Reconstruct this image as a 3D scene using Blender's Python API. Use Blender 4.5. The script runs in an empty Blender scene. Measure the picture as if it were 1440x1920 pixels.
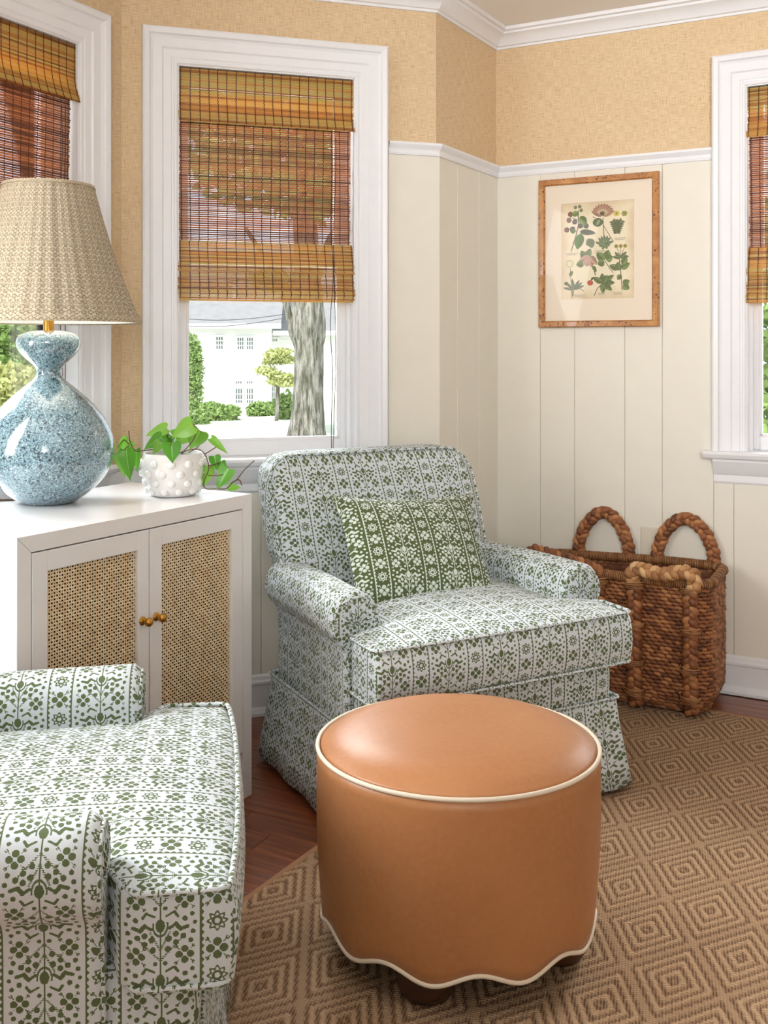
import bpy, math, random
from mathutils import Vector, Matrix
random.seed(7)
S = bpy.context.scene
C = S.collection
PI = math.pi
R = math.radians

# ------------------------------------------------------------------ camera
cam = bpy.data.cameras.new('camera'); camo = bpy.data.objects.new('camera', cam); C.objects.link(camo)
camo.location = (0, 0, 1.2); camo.rotation_euler = (R(90), 0, 0)
cam.sensor_fit = 'HORIZONTAL'; cam.sensor_width = 36; cam.lens = 47.5
cam.shift_y = -305 / 1440
cam.clip_start = .05; cam.clip_end = 500
S.camera = camo
# ------------------------------------------------------------------ colour management
S.view_settings.view_transform = 'Standard'; S.view_settings.look = 'None'
S.view_settings.gamma = 1; S.view_settings.use_curve_mapping = False
S.view_settings.exposure = 0.64
S.cycles.use_denoising = True
S.cycles.max_bounces = 8; S.cycles.diffuse_bounces = 5; S.cycles.transparent_max_bounces = 16
S.cycles.sample_clamp_indirect = 8
# ------------------------------------------------------------------ sky, sun
W = bpy.data.worlds.new('sky'); S.world = W; W.use_nodes = True
bg = W.node_tree.nodes['Background']
bg.inputs[0].default_value = (.80, .90, 1, 1); bg.inputs[1].default_value = 1.05
def light(name, kind, loc, target, energy, col=(1, 1, 1), size=1, sizey=None):
    l = bpy.data.lights.new(name, kind); o = bpy.data.objects.new(name, l); C.objects.link(o)
    o.location = loc; l.energy = energy; l.color = col
    o.rotation_euler = (Vector(target) - Vector(loc)).to_track_quat('-Z', 'Y').to_euler()
    if kind == 'AREA':
        l.shape = 'RECTANGLE'; l.size = size; l.size_y = sizey or size
    return o
sun = light('sun', 'SUN', (-10, -20, 30), (0, 0, 0), 2.5, (1, .96, .9)); sun.data.angle = R(2)
# daylight from above, outside each window of the picture (clear of the view through it)
light('daylight_center_window', 'AREA', (-1.05, 5.2, 3.3), (-.2, 2.6, .8), 480, (.93, .97, 1), 2.6, 1.6)
light('daylight_left_window', 'AREA', (-3.0, 4.2, 3.1), (-.7, 2.2, .7), 400, (.95, .98, 1), 2.6, 1.6)
light('daylight_right_window', 'AREA', (2.6, 4.9, 3.0), (1.3, 2.4, .7), 430, (1, .98, .95), 2.2, 1.4)
# daylight through the unseen opening in the left wall
light('daylight_near_left_window', 'AREA', (-1.605, 1.645, 1.5), (-.2, .92, 1.15), 32, (.97, .98, 1), .95, 1.2)
light('back_fill_light', 'AREA', (-.3, -1.55, 1.9), (.35, 3.2, 2.15), 23, (.97, .98, 1), 2.6, 1.2).data.spread = R(62)  # added fill lamp behind the camera for the upper walls; no opening here

# ------------------------------------------------------------------ shader helpers
class E:                                     # tiny expression builder for math nodes
    def __init__(s, nt, v): s.nt = nt; s.v = v
    def _m(s, op, *a, clamp=False):
        n = s.nt.nodes.new('ShaderNodeMath'); n.operation = op; n.use_clamp = clamp
        for i, x in enumerate((s,) + a):
            x = x.v if isinstance(x, E) else x
            if isinstance(x, (int, float)): n.inputs[i].default_value = x
            else: s.nt.links.new(x, n.inputs[i])
        return E(s.nt, n.outputs[0])
    def __add__(s, o): return s._m('ADD', o)
    def __sub__(s, o): return s._m('SUBTRACT', o)
    def __mul__(s, o): return s._m('MULTIPLY', o)
    def __truediv__(s, o): return s._m('DIVIDE', o)
    def abs(s): return s._m('ABSOLUTE')
    def min(s, o): return s._m('MINIMUM', o)
    def max(s, o): return s._m('MAXIMUM', o)
    def mod(s, o): return s._m('FLOORED_MODULO', o)
    def lt(s, o): return s._m('LESS_THAN', o)
    def gt(s, o): return s._m('GREATER_THAN', o)
    def sin(s): return s._m('SINE')
    def cos(s): return s._m('COSINE')
    def snap(s, o): return s._m('SNAP', o)
    def atan2(s, o): return s._m('ARCTAN2', o)
    def sq(s): return s._m('MULTIPLY', s)
    def sqrt(s): return s._m('SQRT')
    def clamp(s): return s._m('ADD', 0.0, clamp=True)
def comb(nt, x, y, z=0.0):
    n = nt.nodes.new('ShaderNodeCombineXYZ')
    for i, q in enumerate((x, y, z)):
        q = q.v if isinstance(q, E) else q
        if isinstance(q, (int, float)): n.inputs[i].default_value = q
        else: nt.links.new(q, n.inputs[i])
    return n.outputs[0]
def vm(nt, op, a, b=None, out=0, scale=None):
    n = nt.nodes.new('ShaderNodeVectorMath'); n.operation = op
    for i, x in enumerate((a, b)):
        if x is None: continue
        if isinstance(x, tuple): n.inputs[i].default_value = x
        else: nt.links.new(x, n.inputs[i])
    if scale is not None:
        if isinstance(scale, E): nt.links.new(scale.v, n.inputs[3])
        else: n.inputs[3].default_value = scale
    return n.outputs[out]
def circ(nt, P, c, r): return E(nt, vm(nt, 'DISTANCE', P, (c[0], c[1], 0), 1)) - r
def seg(nt, P, a, b, r):
    ba = (b[0] - a[0], b[1] - a[1], 0); L2 = ba[0]**2 + ba[1]**2
    pa = vm(nt, 'SUBTRACT', P, (a[0], a[1], 0))
    d = E(nt, vm(nt, 'DOT_PRODUCT', pa, ba, 1))._m('MULTIPLY', 1 / L2, clamp=True)
    n = nt.nodes.new('ShaderNodeVectorMath'); n.operation = 'SCALE'; n.inputs[0].default_value = ba
    nt.links.new(d.v, n.inputs[3])
    return E(nt, vm(nt, 'DISTANCE', pa, n.outputs[0], 1)) - r
def new_mat(name):
    m = bpy.data.materials.new(name); m.use_nodes = True
    nt = m.node_tree; return m, nt, nt.nodes['Principled BSDF']
def lin(r, g, b):
    f = lambda c: (c / 255 / 12.92) if c / 255 <= .04045 else ((c / 255 + .055) / 1.055) ** 2.4
    return (f(r), f(g), f(b), 1)
def tc(nt, which='Object'):
    return nt.nodes.new('ShaderNodeTexCoord').outputs[which]
def noise(nt, vec, scale, detail=3, rough=.5, vscale=None, out='Fac'):
    if vscale is not None:
        mp = nt.nodes.new('ShaderNodeMapping'); mp.inputs['Scale'].default_value = vscale
        nt.links.new(vec, mp.inputs[0]); vec = mp.outputs[0]
    n = nt.nodes.new('ShaderNodeTexNoise'); n.inputs['Scale'].default_value = scale
    n.inputs['Detail'].default_value = detail; n.inputs['Roughness'].default_value = rough
    nt.links.new(vec, n.inputs['Vector']); return n.outputs[out]
def ramp(nt, fac, stops):
    n = nt.nodes.new('ShaderNodeValToRGB'); cr = n.color_ramp
    while len(cr.elements) < len(stops): cr.elements.new(.5)
    for e, (p, c) in zip(cr.elements, stops): e.position = p; e.color = c
    nt.links.new(fac.v if isinstance(fac, E) else fac, n.inputs[0]); return n.outputs[0]
def mix(nt, fac, a, b, blend='MIX'):
    n = nt.nodes.new('ShaderNodeMix'); n.data_type = 'RGBA'; n.blend_type = blend
    for sock, x in ((n.inputs[0], fac), (n.inputs[6], a), (n.inputs[7], b)):
        x = x.v if isinstance(x, E) else x
        if isinstance(x, (int, float, tuple)): sock.default_value = x
        else: nt.links.new(x, sock)
    return n.outputs[2]
def bump(nt, bs, h, strength=.3, dist=.002):
    n = nt.nodes.new('ShaderNodeBump'); n.inputs['Strength'].default_value = strength; n.inputs['Distance'].default_value = dist
    nt.links.new(h.v if isinstance(h, E) else h, n.inputs['Height']); nt.links.new(n.outputs[0], bs.inputs['Normal'])
def plain(name, col, rough=.5, metal=0, spec=.5, coat=0, nbump=0, nscale=60, var=.0):
    m, nt, b = new_mat(name)
    b.inputs['Base Color'].default_value = col; b.inputs['Roughness'].default_value = rough
    b.inputs['Metallic'].default_value = metal; b.inputs['Specular IOR Level'].default_value = spec
    b.inputs['Coat Weight'].default_value = coat
    n = noise(nt, tc(nt), nscale)
    if var: nt.links.new(mix(nt, n, tuple(c * (1 - var) for c in col[:3]) + (1,), tuple(min(1, c * (1 + var)) for c in col[:3]) + (1,)), b.inputs['Base Color'])
    if nbump: bump(nt, b, n, nbump)
    return m
def fabric(name, ground, motif, pu=.150):
    m, nt, b = new_mat(name)
    uv = nt.nodes.new('ShaderNodeSeparateXYZ'); nt.links.new(tc(nt, 'UV'), uv.inputs[0])
    q = .00105
    u = E(nt, uv.outputs[0]).snap(q); v = E(nt, uv.outputs[1]).snap(q)
    U = u.mod(pu); y = v.mod(.076)
    xn = (U - .023).abs()                      # narrow band, folded about its middle
    xw = (U - .098).abs()                      # wide band, folded about its middle
    P = comb(nt, xw, y)
    d = xw - .0010                             # stem
    bulb = E(nt, vm(nt, 'LENGTH', comb(nt, xw * 1.5, y - .056), None, 1)) - .0092
    d = d.min(bulb)
    d = d.min(((bulb - .0050).abs() - .0017).max(y - .0605))
    for a, c, r in (((.012, .052), (.0205, .0575), .0021), ((.0205, .0575), (.0265, .0500), .0030), ((.0265, .0500), (.036, .0530), .0026),
                    ((.008, .069), (.0185, .0745), .0016), ((.0185, .0745), (.023, .068), .0020)):
        d = d.min(seg(nt, P, a, c, r))
    dots = ((y * 2400).sin() * .0010)          # dotted twigs
    for a, c in (((0, .008), (.0285, .038)), ((0, .022), (.013, .0475))):
        d = d.min(seg(nt, P, a, c, .0009) - dots)
    for c, r in (((.0110, .0375), .0043), ((.0205, .0435), .0041), ((.0098, .0235), .0041), ((.0300, .0400), .0040), ((.0205, .0320), .0040), ((.0400, .0335), .0034), ((.0065, .004), .0030), ((.0430, .0455), .0034), ((.0420, .0700), .0030), ((.0325, .0640), .0036), ((.0455, .0580), .0028)):
        d = d.min(circ(nt, P, c, r))
    def clover(px, py, k):
        ax = px.abs(); ay = py.abs(); Q = comb(nt, ax.max(ay), ax.min(ay))
        c = circ(nt, Q, (.0060 * k, 0), .0040 * k)
        c = c.min(circ(nt, comb(nt, ax, ay), (.0092 * k, .0092 * k), .0019 * k))
        x = (ax - ay).abs() - .0006 * k
        return c.max((ax - ay).abs() * -1 + .0007 * k).min(x.max(ax - .0092 * k).max(ax * -1 + .0055 * k))
    d = d.min(clover(xw - .0320, y - .0145, 1.24))
    dn = clover(xn, y - .019, 1.48)
    yr = y - .057
    rad = E(nt, vm(nt, 'LENGTH', comb(nt, xn, yr), None, 1)); th = yr.atan2(xn)
    dn = dn.min((rad - .0108 - (th * 8).cos() * .0020).abs() - .0017).min((rad - .0055).abs() - .0018)
    dn = dn.min((xn * -1 + .0190 + (v * (2 * PI / .0095)).cos() * .0016))
    dn = dn.max(xn - .0229)
    inn = U.lt(.046)
    msk = (inn * dn + (inn * -1 + 1) * d).lt(0.0)
    yarn = noise(nt, tc(nt, 'UV'), 1, 2, .6, (900, 350, 1))
    sc = noise(nt, tc(nt, 'UV'), 14, 2)
    g2 = tuple(c * .86 for c in ground[:3]) + (1,); m2 = tuple(min(1, c * 1.6) for c in motif[:3]) + (1,)
    col = mix(nt, msk, mix(nt, yarn, g2, ground), mix(nt, yarn, motif, m2))
    nt.links.new(col, b.inputs['Base Color']); b.inputs['Roughness'].default_value = .9
    b.inputs['Specular IOR Level'].default_value = .15; b.inputs['Sheen Weight'].default_value = .15
    wv = (u.v and (E(nt, uv.outputs[0]) * 4200).sin() * (E(nt, uv.outputs[1]) * 4200).sin())
    bump(nt, b, E(nt, yarn) * .6 + wv * .25 + msk * .5, .35, .0012)
    return m

M = {}
M['fabric'] = fabric('woven_upholstery', lin(220, 229, 235), lin(84, 97, 66))
M['pillow'] = fabric('woven_pillow_cover', lin(90, 102, 66), lin(190, 200, 192), .150)
M['paint'] = plain('white_trim_paint', lin(236, 237, 240), .38, nbump=.05, nscale=25, var=.02)
M['cream'] = plain('cream_wall_paint', lin(232, 228, 215), .45, nbump=.10, nscale=14, var=.03)
M['ceiling'] = plain('ceiling_paint', lin(244, 241, 238), .8)
M['cabinet'] = plain('cabinet_lacquer', lin(236, 236, 237), .22, coat=.3, var=.01)
M['brass'] = plain('brass', lin(200, 150, 70), .25, metal=1)
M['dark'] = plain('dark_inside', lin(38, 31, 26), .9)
M['outlet'] = plain('outlet_plastic', lin(222, 214, 196), .4)
M['piping'] = plain('cream_piping', lin(228, 216, 196), .5, nbump=.1)
M['pot'] = plain('white_glazed_ceramic', lin(236, 236, 236), .12, coat=.6)
M['soil'] = plain('potting_soil', lin(50, 38, 28), 1, nbump=1, nscale=200)
M['stem'] = plain('plant_stem', lin(96, 70, 44), .6)
M['cordbrown'] = plain('brown_cord', lin(74, 48, 34), .8)
M['mat_board'] = plain('cream_mat_board', lin(234, 221, 202), .9)
M['wire'] = plain('wire', lin(90, 90, 95), .7)
M['lining'] = plain('white_shade_lining', lin(250, 248, 244), .8)
M['rugback'] = plain('rug_binding', lin(170, 128, 96), .9, nbump=.3, nscale=300)
def m_wallpaper():
    m, nt, b = new_mat('grasscloth'); o = tc(nt)
    h = noise(nt, o, 1, 3, .6, (30, 30, 620)); vv = noise(nt, o, 1, 2, .5, (560, 560, 26))
    big = noise(nt, o, 1, 2, .5, (3, 3, 9))
    f = E(nt, h) * .6 + E(nt, vv) * .4
    c = ramp(nt, f, [(.36, lin(192, 163, 126)), (.50, lin(226, 202, 165)), (.64, lin(240, 219, 185))])
    c = mix(nt, E(nt, big) * .35, c, lin(206, 172, 130))
    nt.links.new(c, b.inputs['Base Color']); b.inputs['Roughness'].default_value = .85; b.inputs['Specular IOR Level'].default_value = .2
    bump(nt, b, f, .45, .002); return m
M['wallpaper'] = m_wallpaper()
def m_wood(name, a, c, rough, vs=(3, 60, 60), perobj=.25, coat=0):
    m, nt, b = new_mat(name); o = tc(nt)
    oi = nt.nodes.new('ShaderNodeObjectInfo')
    off = vm(nt, 'ADD', o, comb(nt, E(nt, oi.outputs['Random']) * 37, E(nt, oi.outputs['Random']) * 11))
    n = noise(nt, off, 1, 5, .62, vs)
    col = ramp(nt, n, [(.3, a), (.7, c)])
    col = mix(nt, E(nt, oi.outputs['Random']) * perobj, col, tuple(x * .35 for x in a[:3]) + (1,))
    nt.links.new(col, b.inputs['Base Color']); b.inputs['Roughness'].default_value = rough; b.inputs['Coat Weight'].default_value = coat
    b.inputs['Coat Roughness'].default_value = .15
    bump(nt, b, n, .12, .001); return m
M['plank'] = m_wood('cherry_floor_wood', lin(92, 44, 25), lin(164, 92, 54), .32, coat=.3)
M['foot'] = m_wood('dark_walnut', lin(40, 22, 14), lin(84, 48, 28), .35, (6, 6, 50))
def m_burl():
    m, nt, b = new_mat('burl_wood'); o = tc(nt)
    n = noise(nt, o, 22, 5, .65)
    vo = nt.nodes.new('ShaderNodeTexVoronoi'); vo.inputs['Scale'].default_value = 75; nt.links.new(o, vo.inputs['Vector'])
    cl = noise(nt, o, 16, 2)
    sp = E(nt, vo.outputs['Distance']).lt(.27) * E(nt, cl).gt(.50)
    col = mix(nt, sp, ramp(nt, n, [(.3, lin(158, 98, 44)), (.7, lin(206, 148, 84))]), lin(92, 44, 18))
    nt.links.new(col, b.inputs['Base Color']); b.inputs['Roughness'].default_value = .3; b.inputs['Coat Weight'].default_value = .3
    return m
M['burl'] = m_burl()
def m_leather():
    m, nt, b = new_mat('tan_leather'); o = tc(nt)
    vo = nt.nodes.new('ShaderNodeTexVoronoi'); vo.inputs['Scale'].default_value = 420; nt.links.new(o, vo.inputs['Vector'])
    n = noise(nt, o, 5, 4); n2 = noise(nt, o, 90, 4)
    col = mix(nt, n2, ramp(nt, n, [(.3, lin(160, 102, 62)), (.7, lin(180, 122, 78))]), lin(188, 132, 86))
    nt.links.new(col, b.inputs['Base Color']); b.inputs['Roughness'].default_value = .38; b.inputs['Specular IOR Level'].default_value = .5
    bump(nt, b, E(nt, vo.outputs['Distance']) * .6 + E(nt, n2) * .8, .16, .001); return m
M['leather'] = m_leather()
def m_glaze():
    m, nt, b = new_mat('blue_speckled_glaze'); o = tc(nt)
    w = noise(nt, o, 60, 3, .6, None, 'Color')
    wv = vm(nt, 'MULTIPLY_ADD', w, (.03, .03, .03)); 
    vo = nt.nodes.new('ShaderNodeTexVoronoi'); vo.inputs['Scale'].default_value = 230; vo.feature = 'SMOOTH_F1'
    nt.links.new(vm(nt, 'ADD', o, wv), vo.inputs['Vector'])
    n = noise(nt, o, 260, 4, .7)
    big = noise(nt, o, 9, 3)
    f = E(nt, vo.outputs['Distance']) * .8 + E(nt, n) * .75 + E(nt, big) * .25 - .25
    c = ramp(nt, f, [(.36, lin(194, 214, 220)), (.48, lin(134, 166, 180)), (.64, lin(112, 146, 160)), (.78, lin(50, 68, 76))])
    nt.links.new(c, b.inputs['Base Color']); b.inputs['Roughness'].default_value = .16
    b.inputs['Coat Weight'].default_value = 1; b.inputs['Coat Roughness'].default_value = .02; b.inputs['Coat IOR'].default_value = 1.6
    return m
M['glaze'] = m_glaze()
def m_shade():
    m, nt, b = new_mat('block_print_shade_fabric')
    s = nt.nodes.new('ShaderNodeSeparateXYZ'); nt.links.new(tc(nt, 'UV'), s.inputs[0])
    u = E(nt, s.outputs[0]); v = E(nt, s.outputs[1])
    p = .0135
    row = (v / p)._m('FLOOR').mod(2.0)
    x = (u + row * (p / 2)).mod(p) - p / 2; y = v.mod(p) - p / 2
    rr = (x.sq() + y.sq()).sqrt(); th = y.atan2(x)
    fl = (rr - .0036 - (th * 5).cos() * .0014).abs().lt(.0009)
    a = ((u * .8 + v).mod(p * .8) - p * .4).abs().lt(.0009) ; c2 = ((u * .8 - v).mod(p * .8) - p * .4).abs().lt(.0009)
    n = E(nt, noise(nt, tc(nt, 'UV'), 260, 2)).gt(.47)
    k = (fl.max(a * n).max(c2 * n))
    col = mix(nt, k * .75, lin(208, 195, 170), lin(92, 78, 60))
    nt.links.new(col, b.inputs['Base Color']); b.inputs['Roughness'].default_value = .9
    tr = nt.nodes.new('ShaderNodeBsdfTranslucent'); nt.links.new(col, tr.inputs[0])
    mx = nt.nodes.new('ShaderNodeMixShader'); mx.inputs[0].default_value = .16
    nt.links.new(b.outputs[0], mx.inputs[1]); nt.links.new(tr.outputs[0], mx.inputs[2])
    nt.links.new(mx.outputs[0], nt.nodes['Material Output'].inputs[0]); return m
M['shade'] = m_shade()
def m_bamboo(name, stops, trans=.35):
    m, nt, b = new_mat(name)
    s = nt.nodes.new('ShaderNodeSeparateXYZ'); nt.links.new(tc(nt, 'UV'), s.inputs[0])
    n = noise(nt, tc(nt, 'UV'), 1, 3, .6, (400, 9, 1))
    f = E(nt, s.outputs[0]) * .75 + E(nt, n) * .5 - .12
    col = ramp(nt, f, stops)
    nt.links.new(col, b.inputs['Base Color']); b.inputs['Roughness'].default_value = .4
    tr = nt.nodes.new('ShaderNodeBsdfTranslucent'); nt.links.new(col, tr.inputs[0])
    mx = nt.nodes.new('ShaderNodeMixShader'); mx.inputs[0].default_value = trans
    nt.links.new(b.outputs[0], mx.inputs[1]); nt.links.new(tr.outputs[0], mx.inputs[2])
    nt.links.new(mx.outputs[0], nt.nodes['Material Output'].inputs[0]); return m
M['bamboo_gold'] = m_bamboo('golden_bamboo', [(.05, lin(118, 72, 28)), (.3, lin(188, 128, 54)), (.6, lin(216, 168, 84)), (.9, lin(204, 188, 108))])
M['bamboo_dark'] = m_bamboo('brown_bamboo', [(.05, lin(104, 60, 40)), (.4, lin(150, 92, 58)), (.8, lin(188, 130, 84))])
def m_leaf():
    m, nt, b = new_mat('glossy_green_leaf')
    s = nt.nodes.new('ShaderNodeSeparateXYZ'); nt.links.new(tc(nt, 'UV'), s.inputs[0])
    rib = E(nt, s.outputs[0]).abs()
    oi = nt.nodes.new('ShaderNodeObjectInfo')
    base = mix(nt, E(nt, oi.outputs['Random']), lin(78, 142, 40), lin(136, 188, 70))
    col = mix(nt, rib.lt(.035) * .6, base, lin(170, 205, 120))
    nt.links.new(col, b.inputs['Base Color']); b.inputs['Roughness'].default_value = .3
    tr = nt.nodes.new('ShaderNodeBsdfTranslucent'); nt.links.new(col, tr.inputs[0])
    mx = nt.nodes.new('ShaderNodeMixShader'); mx.inputs[0].default_value = .45
    nt.links.new(b.outputs[0], mx.inputs[1]); nt.links.new(tr.outputs[0], mx.inputs[2])
    nt.links.new(mx.outputs[0], nt.nodes['Material Output'].inputs[0]); return m
M['leaf'] = m_leaf()
def m_glass(name, f=1.45):
    m = bpy.data.materials.new(name); m.use_nodes = True; nt = m.node_tree
    nt.nodes.remove(nt.nodes['Principled BSDF'])
    t = nt.nodes.new('ShaderNodeBsdfTransparent'); g = nt.nodes.new('ShaderNodeBsdfGlossy'); g.inputs['Roughness'].default_value = .02
    mx = nt.nodes.new('ShaderNodeMixShader'); fr = nt.nodes.new('ShaderNodeFresnel'); fr.inputs[0].default_value = f
    nt.links.new(fr.outputs[0], mx.inputs[0]); nt.links.new(t.outputs[0], mx.inputs[1]); nt.links.new(g.outputs[0], mx.inputs[2])
    nt.links.new(mx.outputs[0], nt.nodes['Material Output'].inputs[0]); return m
M['glass'] = m_glass('window_glass'); M['art_glass'] = m_glass('low_reflection_glass', 1.15)
def m_vcol(name, rough=.8):
    m, nt, b = new_mat(name)
    a = nt.nodes.new('ShaderNodeVertexColor'); a.layer_name = 'Col'
    nt.links.new(mix(nt, E(nt, noise(nt, tc(nt), 900, 2)) * .25, a.outputs[0], lin(226, 214, 184)), b.inputs['Base Color']); b.inputs['Roughness'].default_value = rough; return m
M['ink'] = m_vcol('printed_ink')
def m_paper():
    m, nt, b = new_mat('aged_paper'); s = nt.nodes.new('ShaderNodeSeparateXYZ'); nt.links.new(tc(nt, 'UV'), s.inputs[0])
    x = (E(nt, s.outputs[0]) - .5).abs() * 2; y = (E(nt, s.outputs[1]) - .5).abs() * 2
    n = E(nt, noise(nt, tc(nt, 'UV'), 5, 4)) * .5
    e = (x.max(y) + n - .95).max(0.0)
    nt.links.new(mix(nt, (e * 1.8).clamp(), lin(238, 226, 198), lin(196, 168, 122)), b.inputs['Base Color']); b.inputs['Roughness'].default_value = .9; return m
M['paper'] = m_paper()
def m_rug():
    m, nt, b = new_mat('rug_weave')
    s = nt.nodes.new('ShaderNodeSeparateXYZ'); nt.links.new(tc(nt, 'UV'), s.inputs[0])
    p = E(nt, s.outputs[0]); q = E(nt, s.outputs[1])
    a = nt.nodes.new('ShaderNodeVertexColor'); a.layer_name = 'Col'
    hs = nt.nodes.new('ShaderNodeSeparateXYZ'); nt.links.new(a.outputs[0], hs.inputs[0])
    h = E(nt, hs.outputs[0])
    d1 = ((p * 1.0 + q * .30) * 1050).sin(); d2 = ((q * 1.0 - p * .30) * 1050).sin()
    lowc = E(nt, noise(nt, tc(nt, 'UV'), 1, 2, .5, (1300, 1300, 1)))
    f = d1 * h + d2 * (h * -1 + 1)
    dark = mix(nt, E(nt, noise(nt, tc(nt, 'UV'), 7, 2)), lin(98, 72, 54), lin(126, 94, 70))
    lightc = mix(nt, lowc, lin(194, 162, 128), lin(212, 182, 148))
    k = ((f * .22 + h * .75 + lowc * .5 - .08)).clamp()
    nt.links.new(mix(nt, k, dark, lightc), b.inputs['Base Color']); b.inputs['Roughness'].default_value = .95; b.inputs['Specular IOR Level'].default_value = .1
    bump(nt, b, f * .5 + lowc * .5, .8, .002); return m
M['rug'] = m_rug()
def m_cane():
    m, nt, b = new_mat('natural_cane'); n = noise(nt, tc(nt), 60, 3)
    nt.links.new(ramp(nt, n, [(.3, lin(220, 192, 150)), (.7, lin(244, 226, 190))]), b.inputs['Base Color']); b.inputs['Roughness'].default_value = .45; return m
M['cane'] = m_cane()
def m_hyacinth(name, a, c, d):
    m, nt, b = new_mat(name); s = tc(nt, 'UV'); o = tc(nt)
    sp = nt.nodes.new('ShaderNodeSeparateXYZ'); nt.links.new(s, sp.inputs[0])
    n = noise(nt, s, 1, 3, .6, (4, 40, 1)); n2 = noise(nt, o, 26, 3)
    f = E(nt, n) * .5 + E(nt, n2) * .35 + E(nt, sp.outputs[0]).mod(1.0) * .3
    nt.links.new(ramp(nt, f, [(.32, a), (.55, c), (.8, d)]), b.inputs['Base Color']); b.inputs['Roughness'].default_value = .5
    bump(nt, b, n, .5, .002); return m
M['hyacinth'] = m_hyacinth('brown_water_hyacinth', lin(74, 40, 22), lin(142, 86, 50), lin(196, 136, 84))
def m_wrap():
    m, nt, b = new_mat('wrapped_hyacinth_cord'); s = nt.nodes.new('ShaderNodeSeparateXYZ'); nt.links.new(tc(nt, 'UV'), s.inputs[0])
    w = (E(nt, s.outputs[0]) * (2 * PI / .0058)).sin() * .5 + .5
    n = E(nt, noise(nt, tc(nt), 30, 3))
    nt.links.new(ramp(nt, w * .6 + n * .5 - .05, [(.15, lin(70, 38, 20)), (.5, lin(150, 98, 56)), (.9, lin(196, 144, 92))]), b.inputs['Base Color']); b.inputs['Roughness'].default_value = .5
    bump(nt, b, w, .9, .003); return m
M['wrap'] = m_wrap()
M['hyacinth_light'] = m_hyacinth('pale_hyacinth', lin(120, 74, 42), lin(178, 128, 80), lin(226, 188, 138))  # paler browns, for the bindings and one front handle
M['brick_roof'] = plain('grey_roof_shingle', lin(150, 150, 150), .9, nbump=.5, nscale=3, var=.2)
M['siding'] = plain('white_clapboard', lin(244, 244, 240), .7)
M['darkglass'] = plain('dark_window_glass', lin(96, 108, 108), .2)
def m_bark():
    m, nt, b = new_mat('bark'); n = noise(nt, tc(nt), 1, 5, .7, (16, 16, 2.2)); n2 = noise(nt, tc(nt), 3, 4, .6)
    c = ramp(nt, n, [(.40, lin(62, 56, 54)), (.5, lin(140, 134, 132)), (.60, lin(190, 184, 180))])
    nt.links.new(mix(nt, E(nt, n2) * .4, c, lin(140, 150, 110)), b.inputs['Base Color']); b.inputs['Roughness'].default_value = .95
    bump(nt, b, n, 1, .06); return m
M['bark'] = m_bark()
M['grass'] = plain('lawn', lin(208, 210, 192), .95, nbump=.4, nscale=2, var=.15)
M['foliage'] = plain('shrub_leaves', lin(142, 172, 96), .8, var=.4, nscale=9)
M['foliage_pale'] = plain('pale_shrub_leaves', lin(200, 206, 140), .8, var=.3, nscale=9)

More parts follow.
